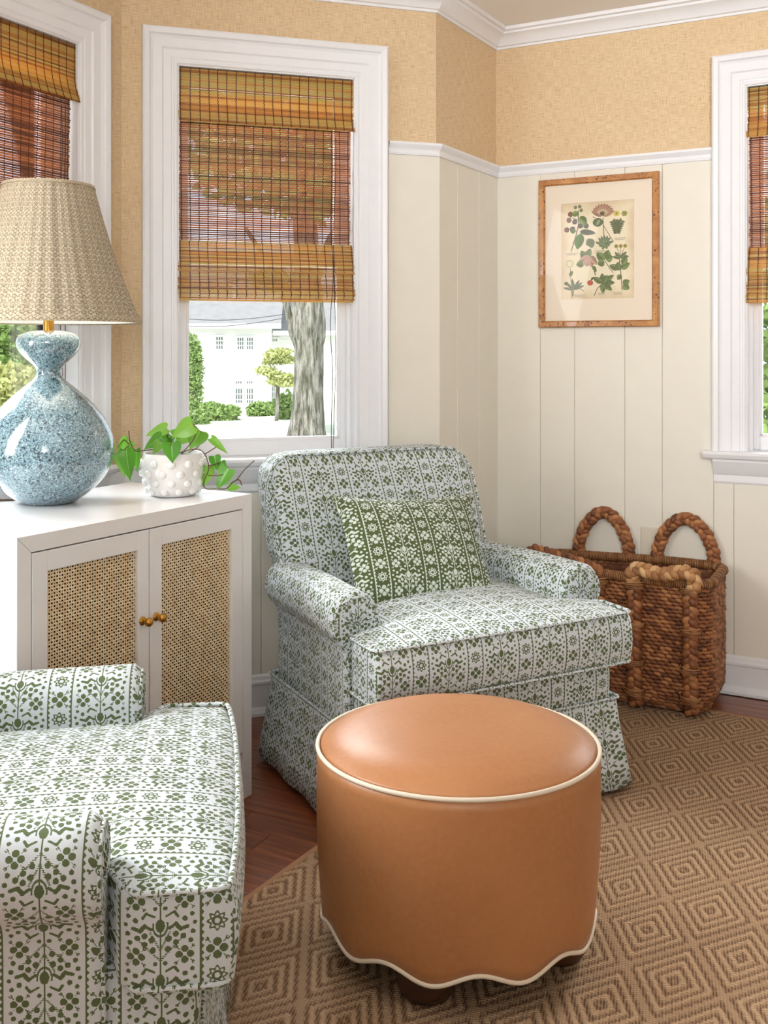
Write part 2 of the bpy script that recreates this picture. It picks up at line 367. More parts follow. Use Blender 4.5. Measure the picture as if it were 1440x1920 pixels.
# ------------------------------------------------------------------ mesh helpers
class MB:
    def __init__(s): s.v = []; s.f = []; s.uv = []; s.mi = []
    def add(s, vs, fs, uvs=None, mi=0):
        b = len(s.v); s.v += [tuple(p) for p in vs]
        for k, f in enumerate(fs):
            s.f.append(tuple(b + i for i in f)); s.uv.append(uvs[k] if uvs else [(0, 0)] * len(f)); s.mi.append(mi)
    def box(s, x0, x1, y0, y1, z0, z1, mi=0, bev=0):
        if bev:
            e = min(bev, abs(x1 - x0) * .4, abs(y1 - y0) * .4, abs(z1 - z0) * .4)
            X = (x0, x0 + e, x1 - e, x1); Y = (y0, y0 + e, y1 - e, y1); Z = (z0, z0 + e, z1 - e, z1)
            def V(a, b_, c): return (X[a], Y[b_], Z[c])
            pts = []; idx = {}
            for ax in range(3):
                for sd in (0, 3):
                    for i in (1, 2):
                        for j in (1, 2):
                            k = [0, 0, 0]; k[ax] = sd; k[(ax + 1) % 3] = i; k[(ax + 2) % 3] = j
                            idx[(ax, sd, tuple(k))] = len(pts); pts.append(V(*k))
            def g(ax, sd, k): return idx[(ax, sd, tuple(k))]
            fs = []
            for ax in range(3):
                for sd in (0, 3):
                    ks = []
                    for (i, j) in ((1, 1), (2, 1), (2, 2), (1, 2)):
                        k = [0, 0, 0]; k[ax] = sd; k[(ax + 1) % 3] = i; k[(ax + 2) % 3] = j; ks.append(g(ax, sd, k))
                    fs.append(ks if sd == 3 else ks[::-1])
            for ax in range(3):      # edges
                b1, c1 = (ax + 1) % 3, (ax + 2) % 3
                for sb in (0, 3):
                    for sc in (0, 3):
                        q = []
                        nb = 1 if sb == 0 else 2; nc = 1 if sc == 0 else 2
                        for i in (1, 2):
                            k = [0, 0, 0]; k[ax] = i; k[b1] = sb; k[c1] = nc; q.append(g(b1, sb, k))
                        for i in (2, 1):
                            k = [0, 0, 0]; k[ax] = i; k[c1] = sc; k[b1] = nb; q.append(g(c1, sc, k))
                        fs.append(q if (sb == sc) else q[::-1])
            for sx in (0, 3):
                for sy in (0, 3):
                    for sz in (0, 3):
                        n = [1 if t == 0 else 2 for t in (sx, sy, sz)]
                        q = [g(0, sx, (sx, n[1], n[2])), g(1, sy, (n[0], sy, n[2])), g(2, sz, (n[0], n[1], sz))]
                        fs.append(q if ((sx == 3) + (sy == 3) + (sz == 3)) % 2 == 1 else q[::-1])
            s.add(pts, fs, mi=mi); return
        v = [(x0, y0, z0), (x1, y0, z0), (x1, y1, z0), (x0, y1, z0), (x0, y0, z1), (x1, y0, z1), (x1, y1, z1), (x0, y1, z1)]
        s.add(v, [(0, 3, 2, 1), (4, 5, 6, 7), (0, 1, 5, 4), (1, 2, 6, 5), (2, 3, 7, 6), (3, 0, 4, 7)], mi=mi)
    def tube(s, pts, rad, n=8, closed=False, caps=True, mi=0, uvo=0.0):
        P = [Vector(p) for p in pts]; m = len(P); base = len(s.v); up = None; L = 0
        for i in range(m):
            a = P[i - 1] if (i > 0 or closed) else P[i]; b = P[(i + 1) % m] if (i < m - 1 or closed) else P[i]
            t = (b - a); t = t.normalized() if t.length > 1e-9 else Vector((0, 0, 1))
            if up is None: up = Vector((0, 0, 1)) if abs(t.z) < .9 else Vector((1, 0, 0))
            sx = t.cross(up).normalized(); up = sx.cross(t).normalized()
            r = rad(i / max(1, m - 1)) if callable(rad) else rad
            for k in range(n):
                an = 2 * PI * k / n
                s.v.append(tuple(P[i] + sx * (r * math.cos(an)) + up * (r * math.sin(an))))
        ds = [0]
        for i in range(m): ds.append(ds[-1] + (P[(i + 1) % m] - P[i]).length)
        for i in range(m if closed else m - 1):
            for k in range(n):
                a = base + i * n + k; b = base + i * n + (k + 1) % n; j = (i + 1) % m
                s.f.append((a, b, base + j * n + (k + 1) % n, base + j * n + k)); s.mi.append(mi)
                s.uv.append([(ds[i] + uvo, k * .004), (ds[i] + uvo, (k + 1) * .004), (ds[i + 1] + uvo, (k + 1) * .004), (ds[i + 1] + uvo, k * .004)])
        if caps and not closed:
            s.f.append(tuple(base + k for k in range(n))[::-1]); s.uv.append([(0, 0)] * n); s.mi.append(mi)
            s.f.append(tuple(base + (m - 1) * n + k for k in range(n))); s.uv.append([(0, 0)] * n); s.mi.append(mi)
    def lathe(s, prof, n=48, cx=0, cy=0, mi=0, wob=None, uvr=None):
        base = len(s.v); m = len(prof)
        for j, (r, z) in enumerate(prof):
            for k in range(n):
                a = 2 * PI * k / n; rr = r * (wob(a, j / (m - 1)) if wob else 1)
                s.v.append((cx + rr * math.cos(a), cy + rr * math.sin(a), z))
        d = 0
        for j in range(m - 1):
            d2 = d + math.hypot(prof[j + 1][0] - prof[j][0], prof[j + 1][1] - prof[j][1])
            for k in range(n):
                k2 = (k + 1) % n
                s.f.append((base + j * n + k, base + j * n + k2, base + (j + 1) * n + k2, base + (j + 1) * n + k)); s.mi.append(mi)
                w = 2 * PI * (uvr or .15) / n
                s.uv.append([(k * w, d), ((k + 1) * w, d), ((k + 1) * w, d2), (k * w, d2)])
            d = d2
        if prof[0][0] > 1e-6: s.f.append(tuple(base + k for k in range(n))[::-1]); s.uv.append([(0, 0)] * n); s.mi.append(mi)
        if prof[-1][0] > 1e-6: s.f.append(tuple(base + (m - 1) * n + k for k in range(n))); s.uv.append([(0, 0)] * n); s.mi.append(mi)
    def ellip(s, c, ax, ay, az, nu=6, nv=4, uvo=0.0, mi=0):   # ellipsoid from three half-axis vectors
        base = len(s.v); c = Vector(c)
        s.v.append(tuple(c + ax))
        for i in range(1, nv):
            t = PI * i / nv
            for k in range(nu):
                p = 2 * PI * k / nu
                s.v.append(tuple(c + ax * math.cos(t) + ay * (math.sin(t) * math.cos(p)) + az * (math.sin(t) * math.sin(p))))
        s.v.append(tuple(c - ax)); last = len(s.v) - 1
        for k in range(nu):
            k2 = (k + 1) % nu
            s.f.append((base, base + 1 + k, base + 1 + k2)); s.mi.append(mi); s.uv.append([(uvo, 0), (uvo + .02, k / nu), (uvo + .02, (k + 1) / nu)])
            for i in range(nv - 2):
                a = base + 1 + i * nu
                s.f.append((a + k, a + nu + k, a + nu + k2, a + k2)); s.mi.append(mi)
                s.uv.append([(uvo + i * .02, k / nu), (uvo + i * .02 + .02, k / nu), (uvo + i * .02 + .02, (k + 1) / nu), (uvo + i * .02, (k + 1) / nu)])
            a = base + 1 + (nv - 2) * nu
            s.f.append((a + k, last, a + k2)); s.mi.append(mi); s.uv.append([(uvo, k / nu), (uvo, 0), (uvo, (k + 1) / nu)])
    def build(s, name, mats, parent=None, smooth=False, sharp=None, cols=None):
        me = bpy.data.meshes.new(name); me.from_pydata(s.v, [], s.f)
        if not isinstance(mats, (list, tuple)): mats = [mats]
        for m in mats: me.materials.append(m)
        ul = me.uv_layers.new(name='UVMap')
        flat = [c for f in s.uv for p in f for c in p]
        if len(flat) == 2 * len(me.loops): ul.data.foreach_set('uv', flat)
        me.polygons.foreach_set('material_index', s.mi)
        if cols:
            ca = me.color_attributes.new('Col', 'FLOAT_COLOR', 'CORNER')
            fl = []
            for f, c in zip(s.f, cols): fl += list(c) * len(f)
            ca.data.foreach_set('color', fl)
        if smooth:
            me.polygons.foreach_set('use_smooth', [True] * len(me.polygons))
            if sharp: me.set_sharp_from_angle(angle=R(sharp))
        me.update()
        o = bpy.data.objects.new(name, me); C.objects.link(o)
        if parent: o.parent = parent
        return o
def tag(o, label=None, cat=None, group=None, kind=None):
    for k, v in (('label', label), ('category', cat), ('group', group), ('kind', kind)):
        if v: o[k] = v
    return o
def empty(name, loc=(0, 0, 0), rz=0, **k):
    o = bpy.data.objects.new(name, None); C.objects.link(o); o.location = loc; o.rotation_euler = (0, 0, rz); o.empty_display_size = .1
    return tag(o, **k)
def copy_tree(o, parent=None):
    kids = [c for c in C.objects if c.parent == o]
    c = o.copy(); C.objects.link(c); c.parent = parent
    for ch in kids: copy_tree(ch, c)
    return c

# ------------------------------------------------------------------ room geometry (metres)
PAB = Vector((-.833, 3.216)); PBC = Vector((.180, 3.525)); PCD = Vector((.439, 3.970))
dA = Vector((.462, .887)).normalized(); dB = (PBC - PAB).normalized(); dC = (PCD - PBC).normalized(); dD = Vector((.883, -.469)).normalized()
aA, aB, aC, aD = (math.atan2(d.y, d.x) for d in (dA, dB, dC, dD))
ZC = 2.435; ZR = 1.91; ZS = .845
TH = .14
A_END = -3.9; D_END = 3.7
WA = empty('wall_left', (PAB.x, PAB.y, 0), aA, kind='structure')
WB = empty('wall_center', (PBC.x, PBC.y, 0), aB, kind='structure')
WC = empty('wall_nook', (PBC.x, PBC.y, 0), aC, kind='structure')
WD = empty('wall_right', (PCD.x, PCD.y, 0), aD, kind='structure')
LB = (PBC - PAB).length; LC = (PCD - PBC).length
def wall_shell(W_, x0, x1, holes, name='wallpaper', mat=None):
    mb = MB(); xs = x0
    for (a, b, z0, z1) in sorted(holes):
        mb.box(xs, a, 0, TH, -.1, ZC + .02)
        mb.box(a, b, 0, TH, -.1, z0); mb.box(a, b, 0, TH, z1, ZC + .02); xs = b
    mb.box(xs, x1, 0, TH, -.1, ZC + .02)
    return mb.build(name, mat or M['wallpaper'], W_)
ZT = 2.116
HB = (-.885, -.295); HA = (-.800, -.200); HD = (.934, 1.55)
HA2 = (-2.25, -1.25)
wall_shell(WA, A_END, .06, [(HA[0], HA[1], ZS - .03, ZT), (HA2[0], HA2[1], .85, 2.2)])
wall_shell(WB, -LB - .03, .001, [(HB[0], HB[1], ZS - .03, ZT)])
wall_shell(WC, .0, LC + .12, [])
wall_shell(WD, -.10, D_END, [(HD[0], HD[1], ZS - .03, ZT)])
# unseen back part of the room
pA = PAB + dA * A_END; pD = PCD + dD * D_END
nrm = -Vector((-dD.y, dD.x))        # into the room from wall D
depth = 5.2
q1 = pD + Vector((-.469, -.883)) * depth
q0 = pD
def plain_wall(name, a, b, holes=[]):
    d = (b - a); e = empty(name, (a.x, a.y, 0), math.atan2(d.y, d.x), kind='structure')
    wall_shell(e, -TH, d.length + TH, holes, 'wallpaper', M['cream']); return e
# right-hand wall and back wall
s_left = (q1 - PAB).dot(dA)
q2 = PAB + dA * s_left
plain_wall('wall_far_right', q0, q1)
plain_wall('wall_back', q1, q2)
# ceiling, roof and floor slab
def poly(name, pts, z0, z1, mat):
    mb = MB(); n = len(pts)
    vs = [(p[0], p[1], z0) for p in pts] + [(p[0], p[1], z1) for p in pts]
    fs = [tuple(range(n))[::-1], tuple(range(n, 2 * n))] + [(i, (i + 1) % n, n + (i + 1) % n, n + i) for i in range(n)]
    mb.add(vs, fs); return mb.build(name, mat)
ceil = poly('ceiling', [(-1.0, 3.45), (.22, 3.80), (.5, 4.25), (4.2, 2.3), (1.6, -2.9), (-3.6, -1.6), (-1.8, 1.9)][::-1], ZC, ZC + .1, M['ceiling'])
tag(ceil, kind='structure')
fl = empty('floor', (0, 0, 0), 0, kind='structure')
b_ = poly('subfloor', [(-.98, 3.35), (.13, 3.66), (.42, 4.12), (4.0, 2.15), (1.5, -2.8), (-3.5, -1.5), (-1.7, 1.9)][::-1], -.08, -.013, M['plank'])
b_.parent = fl
rz = math.atan2(dD.y, dD.x)
cs, sn = math.cos(rz), math.sin(rz)
def inside_room(x, y):                       # a point lies on the room side of all visible walls
    p = Vector((x, y))
    inA = (p - PAB).dot(Vector((dA.y, -dA.x))) > -.03
    inB = (p - PBC).dot(Vector((dB.y, -dB.x))) > -.03
    inC = (p - PBC).dot(Vector((dC.y, -dC.x))) > -.03
    inD = (p - PCD).dot(Vector((dD.y, -dD.x))) > -.03
    return inA and inD and (inB or inC)
PWD = .083
protos = {}
npl = 0
for j in range(-4, 40):                      # rows of planks parallel to the right-hand wall
    n0 = -.03 + j * PWD; rnd = random.Random(j)
    x = -1.9 + rnd.random() * .5
    while x < 3.0:
        L = rnd.choice((.6, .9, 1.2, 1.5))
        mids = []
        for k in range(5):
            t = x + L * (k + .5) / 5; q = PCD + dD * t + Vector((-.469, -.883)) * (n0 + PWD / 2); mids.append((q.x, q.y))
        ok = [inside_room(*q) for q in mids]
        lo, hi = x, x + L
        if any(ok) and n0 > 0 and 1.2 < mids[2][1] < 4.2:
            if not all(ok):                  # cut the plank where the wall stands
                ks = [k for k in range(5) if ok[k]]; lo = x + L * ks[0] / 5; hi = x + L * (ks[-1] + 1) / 5
            ll = round(hi - lo, 3)
            if ll not in protos:
                mb = MB(); mb.box(0, ll - .0012, -PWD + .0012, 0, -.012, 0, bev=.0009); protos[ll] = mb.build('plank', M['plank'], fl)
                o = protos[ll]
            else:
                o = protos[ll].copy(); C.objects.link(o); o.parent = fl
            q = PCD + dD * lo + Vector((-.469, -.883)) * n0
            o.location = (q.x, q.y, rnd.uniform(-.0006, 0)); o.rotation_euler = (0, 0, rz); npl += 1
        x += L
# wainscot boards
def boards(W_, edges, z0, z1, y=-.012):
    for a, b in zip(edges[:-1], edges[1:]):
        mb = MB(); mb.box(a + .0005, b - .0005, y, .0, z0, z1, bev=.0016); mb.build('board', M['cream'], W_)
boards(WB, [-.885 - .11, -.80, -.614, -.40, -.295, -.1753, 0][:1] + [-.80, -.614, -.43, -.1753], .05, ZS - .04)
boards(WB, [-.1753, .012], .05, ZR - .01)
boards(WB, [-LB, -.995], .05, ZS - .05)
boards(WC, [0.0, .147, .33, LC], .05, ZR - .01)
boards(WD, [0.0, .1856, .320, .510, .646, .825], .05, ZR - .01)
boards(WD, [.825, .893, 1.06, 1.25, 1.44, 1.66], .05, ZS - .04)
boards(WD, [1.66, 1.9, 2.1, 2.3], .05, ZR - .01)
boards(WA, [-1.3, -1.1, -.9, -.7, -.5, -.3, -.1, 0], .05, ZS - .05)
# horizontal mouldings swept along the walls with mitred corners
def sweep_h(name, path, prof, mat, kind='structure'):
    pts = [Vector(p) for p in path]; offs = []
    for i, p in enumerate(pts):
        ns = []
        if i > 0: d = (pts[i] - pts[i - 1]).normalized(); ns.append(Vector((d.y, -d.x)))
        if i < len(pts) - 1: d = (pts[i + 1] - pts[i]).normalized(); ns.append(Vector((d.y, -d.x)))
        if len(ns) == 2:
            b = (ns[0] + ns[1]).normalized(); offs.append(b / max(.2, b.dot(ns[0])))
        else: offs.append(ns[0])
    mb = MB(); m = len(prof); vs = []; fs = []
    for p, o in zip(pts, offs):
        for (n, z) in prof: vs.append((p.x + o.x * n, p.y + o.y * n, z))
    for i in range(len(pts) - 1):
        for k in range(m):
            k2 = (k + 1) % m; fs.append((i * m + k, i * m + k2, (i + 1) * m + k2, (i + 1) * m + k))
    fs.append(tuple(range(m))); fs.append(tuple((len(pts) - 1) * m + k for k in range(m))[::-1])
    mb.add(vs, fs); o = mb.build(name, mat, smooth=True, sharp=25); tag(o, kind=kind); return o
pathall = [PAB + dA * -3.7, PAB, PBC, PCD, PCD + dD * 3.6]
zc = ZC
crown = [(0, zc - .066), (.008, zc - .066), (.010, zc - .058), (.018, zc - .056), (.024, zc - .046), (.034, zc - .034), (.048, zc - .026), (.056, zc - .022), (.058, zc - .014), (.070, zc - .012), (.072, zc), (0, zc)]
sweep_h('trim_1', pathall, crown, M['paint'])
rail = [(0, ZR - .042), (.020, ZR - .042), (.022, ZR - .036), (.018, ZR - .030), (.020, ZR - .022), (.028, ZR - .014), (.032, ZR - .008), (.032, ZR), (0, ZR)]
sweep_h('trim_2', [PBC - dB * .1765, PBC, PCD, PCD + dD * .8235], rail, M['paint'])
base = [(0, 0), (.036, 0), (.036, .010), (.030, .022), (.022, .027), (.022, .098), (.027, .102), (.027, .110), (.022, .116), (.020, .126), (.012, .132), (0, .132)]
sweep_h('baseboard_left', [PAB + dA * -3.7, PAB, PBC + dB * 0, PCD, PCD + dD * 3.6], base, M['paint'])
# stool-level band between the left and centre windows
band = [(0, ZS - .07), (.016, ZS - .07), (.018, ZS - .03), (.026, ZS - .02), (.026, ZS - .006), (0, ZS - .006)]
sweep_h('trim_3', [PAB + dA * -.09, PAB, PAB + dB * .07], band, M['paint'])

# ------------------------------------------------------------------ windows
def window(name, W_, x0, x1, zt=ZT, zs=ZS, ears=.03):
    w = empty(name, W_.location, W_.rotation_euler[2], kind='structure')
    prof = [(0.0, 0), (0, -.018), (.004, -.021), (.010, -.021), (.013, -.016), (.018, -.016), (.021, -.019), (.045, -.020), (.050, -.026), (.078, -.028), (.086, -.032), (.090, -.040), (.104, -.044), (.110, -.040), (.113, -.030), (.113, 0)]
    mb = MB(); m = len(prof); vs = []; fs = []
    loop = [(x0, zs, -1, 0), (x0, zt, -1, 1), (x1, zt, 1, 1), (x1, zs, 1, 0)]
    for (x, z, sx, sz) in loop:
        for (wd, p) in prof: vs.append((x + sx * wd, p, z + sz * wd))
    for i in range(3):
        for k in range(m - 1): fs.append((i * m + k, i * m + k + 1, (i + 1) * m + k + 1, (i + 1) * m + k))
    mb.add(vs, fs); mb.build('casing', M['paint'], w, smooth=True, sharp=20)
    mb = MB()                                 # jamb lining with stops
    mb.box(x0 - .006, x0 + .004, -.014, TH, zs, zt + .004); mb.box(x1 - .004, x1 + .006, -.014, TH, zs, zt + .004); mb.box(x0, x1, -.014, TH, zt - .004, zt + .006)
    mb.box(x0 + .004, x0 + .016, .035, .048, zs, zt); mb.box(x1 - .016, x1 - .004, .035, .048, zs, zt)
    mb.build('jamb', M['paint'], w)
    ys = .052
    def sash(z0, z1, y, st, rb, rt, nm):
        mb = MB(); a, b = x0 + .006, x1 - .006
        mb.box(a, a + st, y, y + .035, z0, z1, bev=.003); mb.box(b - st, b, y, y + .035, z0, z1, bev=.003)
        mb.box(a + st, b - st, y, y + .035, z0, z0 + rb, bev=.003); mb.box(a + st, b - st, y, y + .035, z1 - rt, z1, bev=.003)
        mb.box(a + st, a + st + .008, y + .006, y + .028, z0 + rb, z1 - rt); mb.box(b - st - .008, b - st, y + .006, y + .028, z0 + rb, z1 - rt)
        mb.box(a + st, b - st, y + .006, y + .028, z0 + rb, z0 + rb + .008)
        o = mb.build('sash', M['paint'], w)
        g = MB(); g.box(a + st, b - st, y + .015, y + .019, z0 + rb, z1 - rt); g.build('pane', M['glass'], o)
    zm = (zs + zt) / 2 + .02
    sash(zs, zm + .02, ys, .030, .050, .035, 'lower'); sash(zm - .015, zt - .002, ys + .037, .030, .035, .04, 'upper')
    mb = MB(); xa, xb = x0 - .113 - ears, x1 + .113 + ears
    pr = [(TH * .36, zs - .026), (-.055, zs - .026), (-.060, zs - .022), (-.066, zs - .010), (-.066, zs - .003), (-.062, zs), (TH * .36, zs)]
    vs = [(xa if k < 1 else xb, y, z) for k in (0, 1) for (y, z) in pr]; n = len(pr)
    vs = [(xa, y, z) for y, z in pr] + [(xb, y, z) for y, z in pr]
    # stool: the part inside the opening is notched around the wall
    fr = [(min(y, 0), z) for y, z in pr]
    vs = [(xa, y, z) for y, z in fr] + [(xb, y, z) for y, z in fr]
    mb.add(vs, [tuple(range(n)), tuple(range(n, 2 * n))[::-1]] + [(i, n + i, n + (i + 1) % n, (i + 1) % n) for i in range(n)])
    mb.box(x0 + .001, x1 - .001, -.001, TH, zs - .028, zs)
    mb.build('stool', M['paint'], w, smooth=True, sharp=20)
    ap = [(0, zs - .115), (-.014, zs - .115), (-.018, zs - .108), (-.018, zs - .085), (-.024, zs - .078), (-.036, zs - .050), (-.044, zs - .036), (-.044, zs - .026), (0, zs - .026)]
    n = len(ap); mb = MB(); xa, xb = x0 - .113 + .005, x1 + .113 - .005
    mb.add([(xa, y, z) for y, z in ap] + [(xb, y, z) for y, z in ap], [tuple(range(n)), tuple(range(n, 2 * n))[::-1]] + [(i, n + i, n + (i + 1) % n, (i + 1) % n) for i in range(n)])
    mb.build('apron', M['paint'], w, smooth=True, sharp=20)
    return w
window('window_1', WA, *HA, ears=.0)
window('window_2', WB, *HB, ears=.0)
window('window_3', WD, *HD, ears=.025)

# ------------------------------------------------------------------ bamboo shades
def shade_blind(W_, x0, x1, label, seed, cordx=None):
    rnd = random.Random(seed); zt = ZT - .006
    t = empty('bamboo_shade', W_.location, W_.rotation_euler[2], label=label, cat='window shade', group='woven bamboo window shades')
    def slats(rows, name, mat, width, x0=x0, x1=x1):
        mb = MB()
        for (z, y, h) in rows:
            r = rnd.random(); e = rnd.uniform(-.003, .002); f = rnd.uniform(-.002, .003)
            n0 = len(mb.f)
            mb.box(x0 + e, x1 + f, y - .0011, y + .0011, z - h / 2, z + h / 2)
            for k in range(n0, len(mb.f)): mb.uv[k] = [(r, x0), (r, x1), (r, x1), (r, x0)]
        return tag(mb.build(name, mat, t), kind='stuff')
    def warps(curve, name, x0=x0, x1=x1, side=-1):
        mb = MB(); n = max(2, round((x1 - x0) / .0305)); ph = []
        for k in range(n + 1):
            x = x0 + .006 + (x1 - x0 - .012) * k / n
            pts = []
            for i, (z, y) in enumerate(curve): pts.append((x + (.0012 if i % 2 else -.0012) + .0015 * math.sin(z * 9 + k), y, z))
            mb.tube(pts, .0013, 4)
        return tag(mb.build(name, M['cordbrown'], t), kind='stuff')
    zv, zm, z2, z3, z4 = 1.935, 1.553, 1.457, 1.400, 1.362
    # valance: thick close slats hanging in front
    yv = lambda z: -.004 - .022 * max(0, (2.02 - z) / .085) ** 1.6 if z < 2.02 else -.004
    rows = []; z = zt - .002
    while z > zv: h = rnd.uniform(.0032, .0062); rows.append((z - h / 2, yv(z), h)); z -= h + .0009
    slats(rows, 'valance', M['bamboo_gold'], 0)
    warps([(zt - i * .0055, yv(zt - i * .0055) - .002) for i in range(int((zt - zv) / .0055) + 2)], 'warp_cord')
    # main hanging: thin slats with light between them
    rows = []; z = zv + .05; xa, xb = x0 + .004, x1 - .007
    ym = lambda z: .014 + .003 * math.sin((z - 1.5) * 9)
    while z > zm: h = rnd.choice((.0036, .0046, .0056, .0058)); rows.append((z - h / 2, ym(z), h)); z -= h + rnd.uniform(.0012, .0021)
    slats(rows, 'shade_cloth', M['bamboo_dark'], 0, xa, xb)
    warps([(zv + .05 - i * .0072, ym(zv + .05 - i * .0072) - .0022) for i in range(int((zv + .05 - zm) / .0072) + 1)], 'warp_cord', xa, xb)
    # folded stack at the bottom, in three curved layers
    def yb(z):
        if z > z2: q = (z - z2) / (zm - z2); return .010 - .030 * (1 - q) ** .8
        if z > z3: q = (z - z3) / (z2 - z3); return -.008 - .014 * (1 - q)
        q = (z - z4) / (z3 - z4); return -.014 - .012 * math.sin(PI * min(1, max(0, q)))
    for za, zb in ((zm, z2), (z2, z3), (z3, z4)):
        rows = []; z = za
        while z > zb: h = rnd.uniform(.0032, .0058); rows.append((z - h / 2, yb(z), h)); z -= h + .0008
        slats(rows, 'folded_hem', M['bamboo_gold'], 0, x0 - .002, x1 + .0)
    warps([(zm - i * .005, yb(zm - i * .005) - .0022) for i in range(int((zm - z4) / .005) + 1)], 'warp_cord', x0 - .002, x1)
    mb = MB(); mb.box(x0 + .003, x1 - .003, .002, .026, zt - .024, zt); mb.build('headrail', M['cordbrown'], t)
    if cordx:
        mb = MB()
        p1 = [(cordx + .006 * math.sin(i * .9) * (1 - abs(i - 10) / 12), -.030, 1.91 - i * .052) for i in range(21)]
        p2 = [(cordx + .010 + .004 * math.sin(i * .5 + 1), -.031, 1.91 - i * .052) for i in range(20)] + [(cordx + .004, -.032, .865)]
        mb.tube(p1, .0012, 5); mb.tube(p2, .0012, 5); mb.build('pull_cord', M['cordbrown'], t)
    return t
shade_blind(WA, HA[0] + .004, HA[1] - .004, 'bamboo shade behind the blue table lamp, in the window cut by the left edge', 1, HA[1] - .085)
shade_blind(WB, HB[0] + .004, HB[1] - .004, 'golden brown bamboo shade over the center window above the potted plant', 2, HB[1] - .085)
shade_blind(WD, HD[0] + .004, HD[1] - .004, 'bamboo shade in the window right of the framed botanical print', 3)

# ------------------------------------------------------------------ upholstery helpers
def axis_pts(h, r, n):
    a = [-h, -h + r * .3, -h + r * .65, -h + r] + [-(h - r) + 2 * (h - r) * i / n for i in range(1, n)] + [h - r, h - r * .65, h - r * .3, h]
    return a
def rbox(mb, hx, hy, hz, r, nx=10, ny=10, nz=4, warp=None, uvf=None, off=(0, 0, 0), mi=0):
    X, Y, Z = axis_pts(hx, r, nx), axis_pts(hy, r, ny), axis_pts(hz, r, nz)
    idx = {}; vs = []; fs = []; uvs = []; H = (hx, hy, hz)
    def rnd_(p):
        c = [max(-(h - r), min(h - r, q)) for q, h in zip(p, H)]
        d = Vector([q - k for q, k in zip(p, c)])
        if d.length > 1e-9: d = d.normalized() * r
        q = Vector(c) + d
        return q
    def vid(p):
        k = tuple(round(q, 6) for q in p)
        if k not in idx:
            q = rnd_(p) + Vector(off)
            if warp: q = Vector(warp(q))
            idx[k] = len(vs); vs.append(q)
        return idx[k]
    def uv_of(ax, i):
        p = vs[i]
        if uvf: return uvf(ax, p)
        return {0: (p.y, p.z), 1: (p.x, p.z), 2: (p.x, p.y)}[ax]
    for ax, (A, B) in enumerate(((Y, Z), (X, Z), (X, Y))):
        for sd in (-1, 1):
            for i in range(len(A) - 1):
                for j in range(len(B) - 1):
                    q = []
                    for a, b in ((A[i], B[j]), (A[i + 1], B[j]), (A[i + 1], B[j + 1]), (A[i], B[j + 1])):
                        p = {0: (sd * hx, a, b), 1: (a, sd * hy, b), 2: (a, b, sd * hz)}[ax]; q.append(vid(p))
                    flip = (sd < 0) ^ (ax == 1)
                    if flip: q = q[::-1]
                    fs.append(tuple(q)); uvs.append([uv_of(ax, k) for k in q])
    mb.add(vs, fs, uvs, mi)
def rrect(hx, hy, r, seg_=6, per=12):
    pts = []
    for (cx, cy, a0) in ((hx - r, hy - r, 0), (-hx + r, hy - r, 90), (-hx + r, -hy + r, 180), (hx - r, -hy + r, 270)):
        for i in range(seg_ + 1):
            a = R(a0 + 90 * i / seg_); pts.append((cx + r * math.cos(a), cy + r * math.sin(a)))
    out = []
    for i, p in enumerate(pts):
        q = pts[(i + 1) % len(pts)]; d = math.hypot(q[0] - p[0], q[1] - p[1]); n = max(1, int(d / .025))
        for k in range(n): out.append((p[0] + (q[0] - p[0]) * k / n, p[1] + (q[1] - p[1]) * k / n))
    return out
FAB = M['fabric']
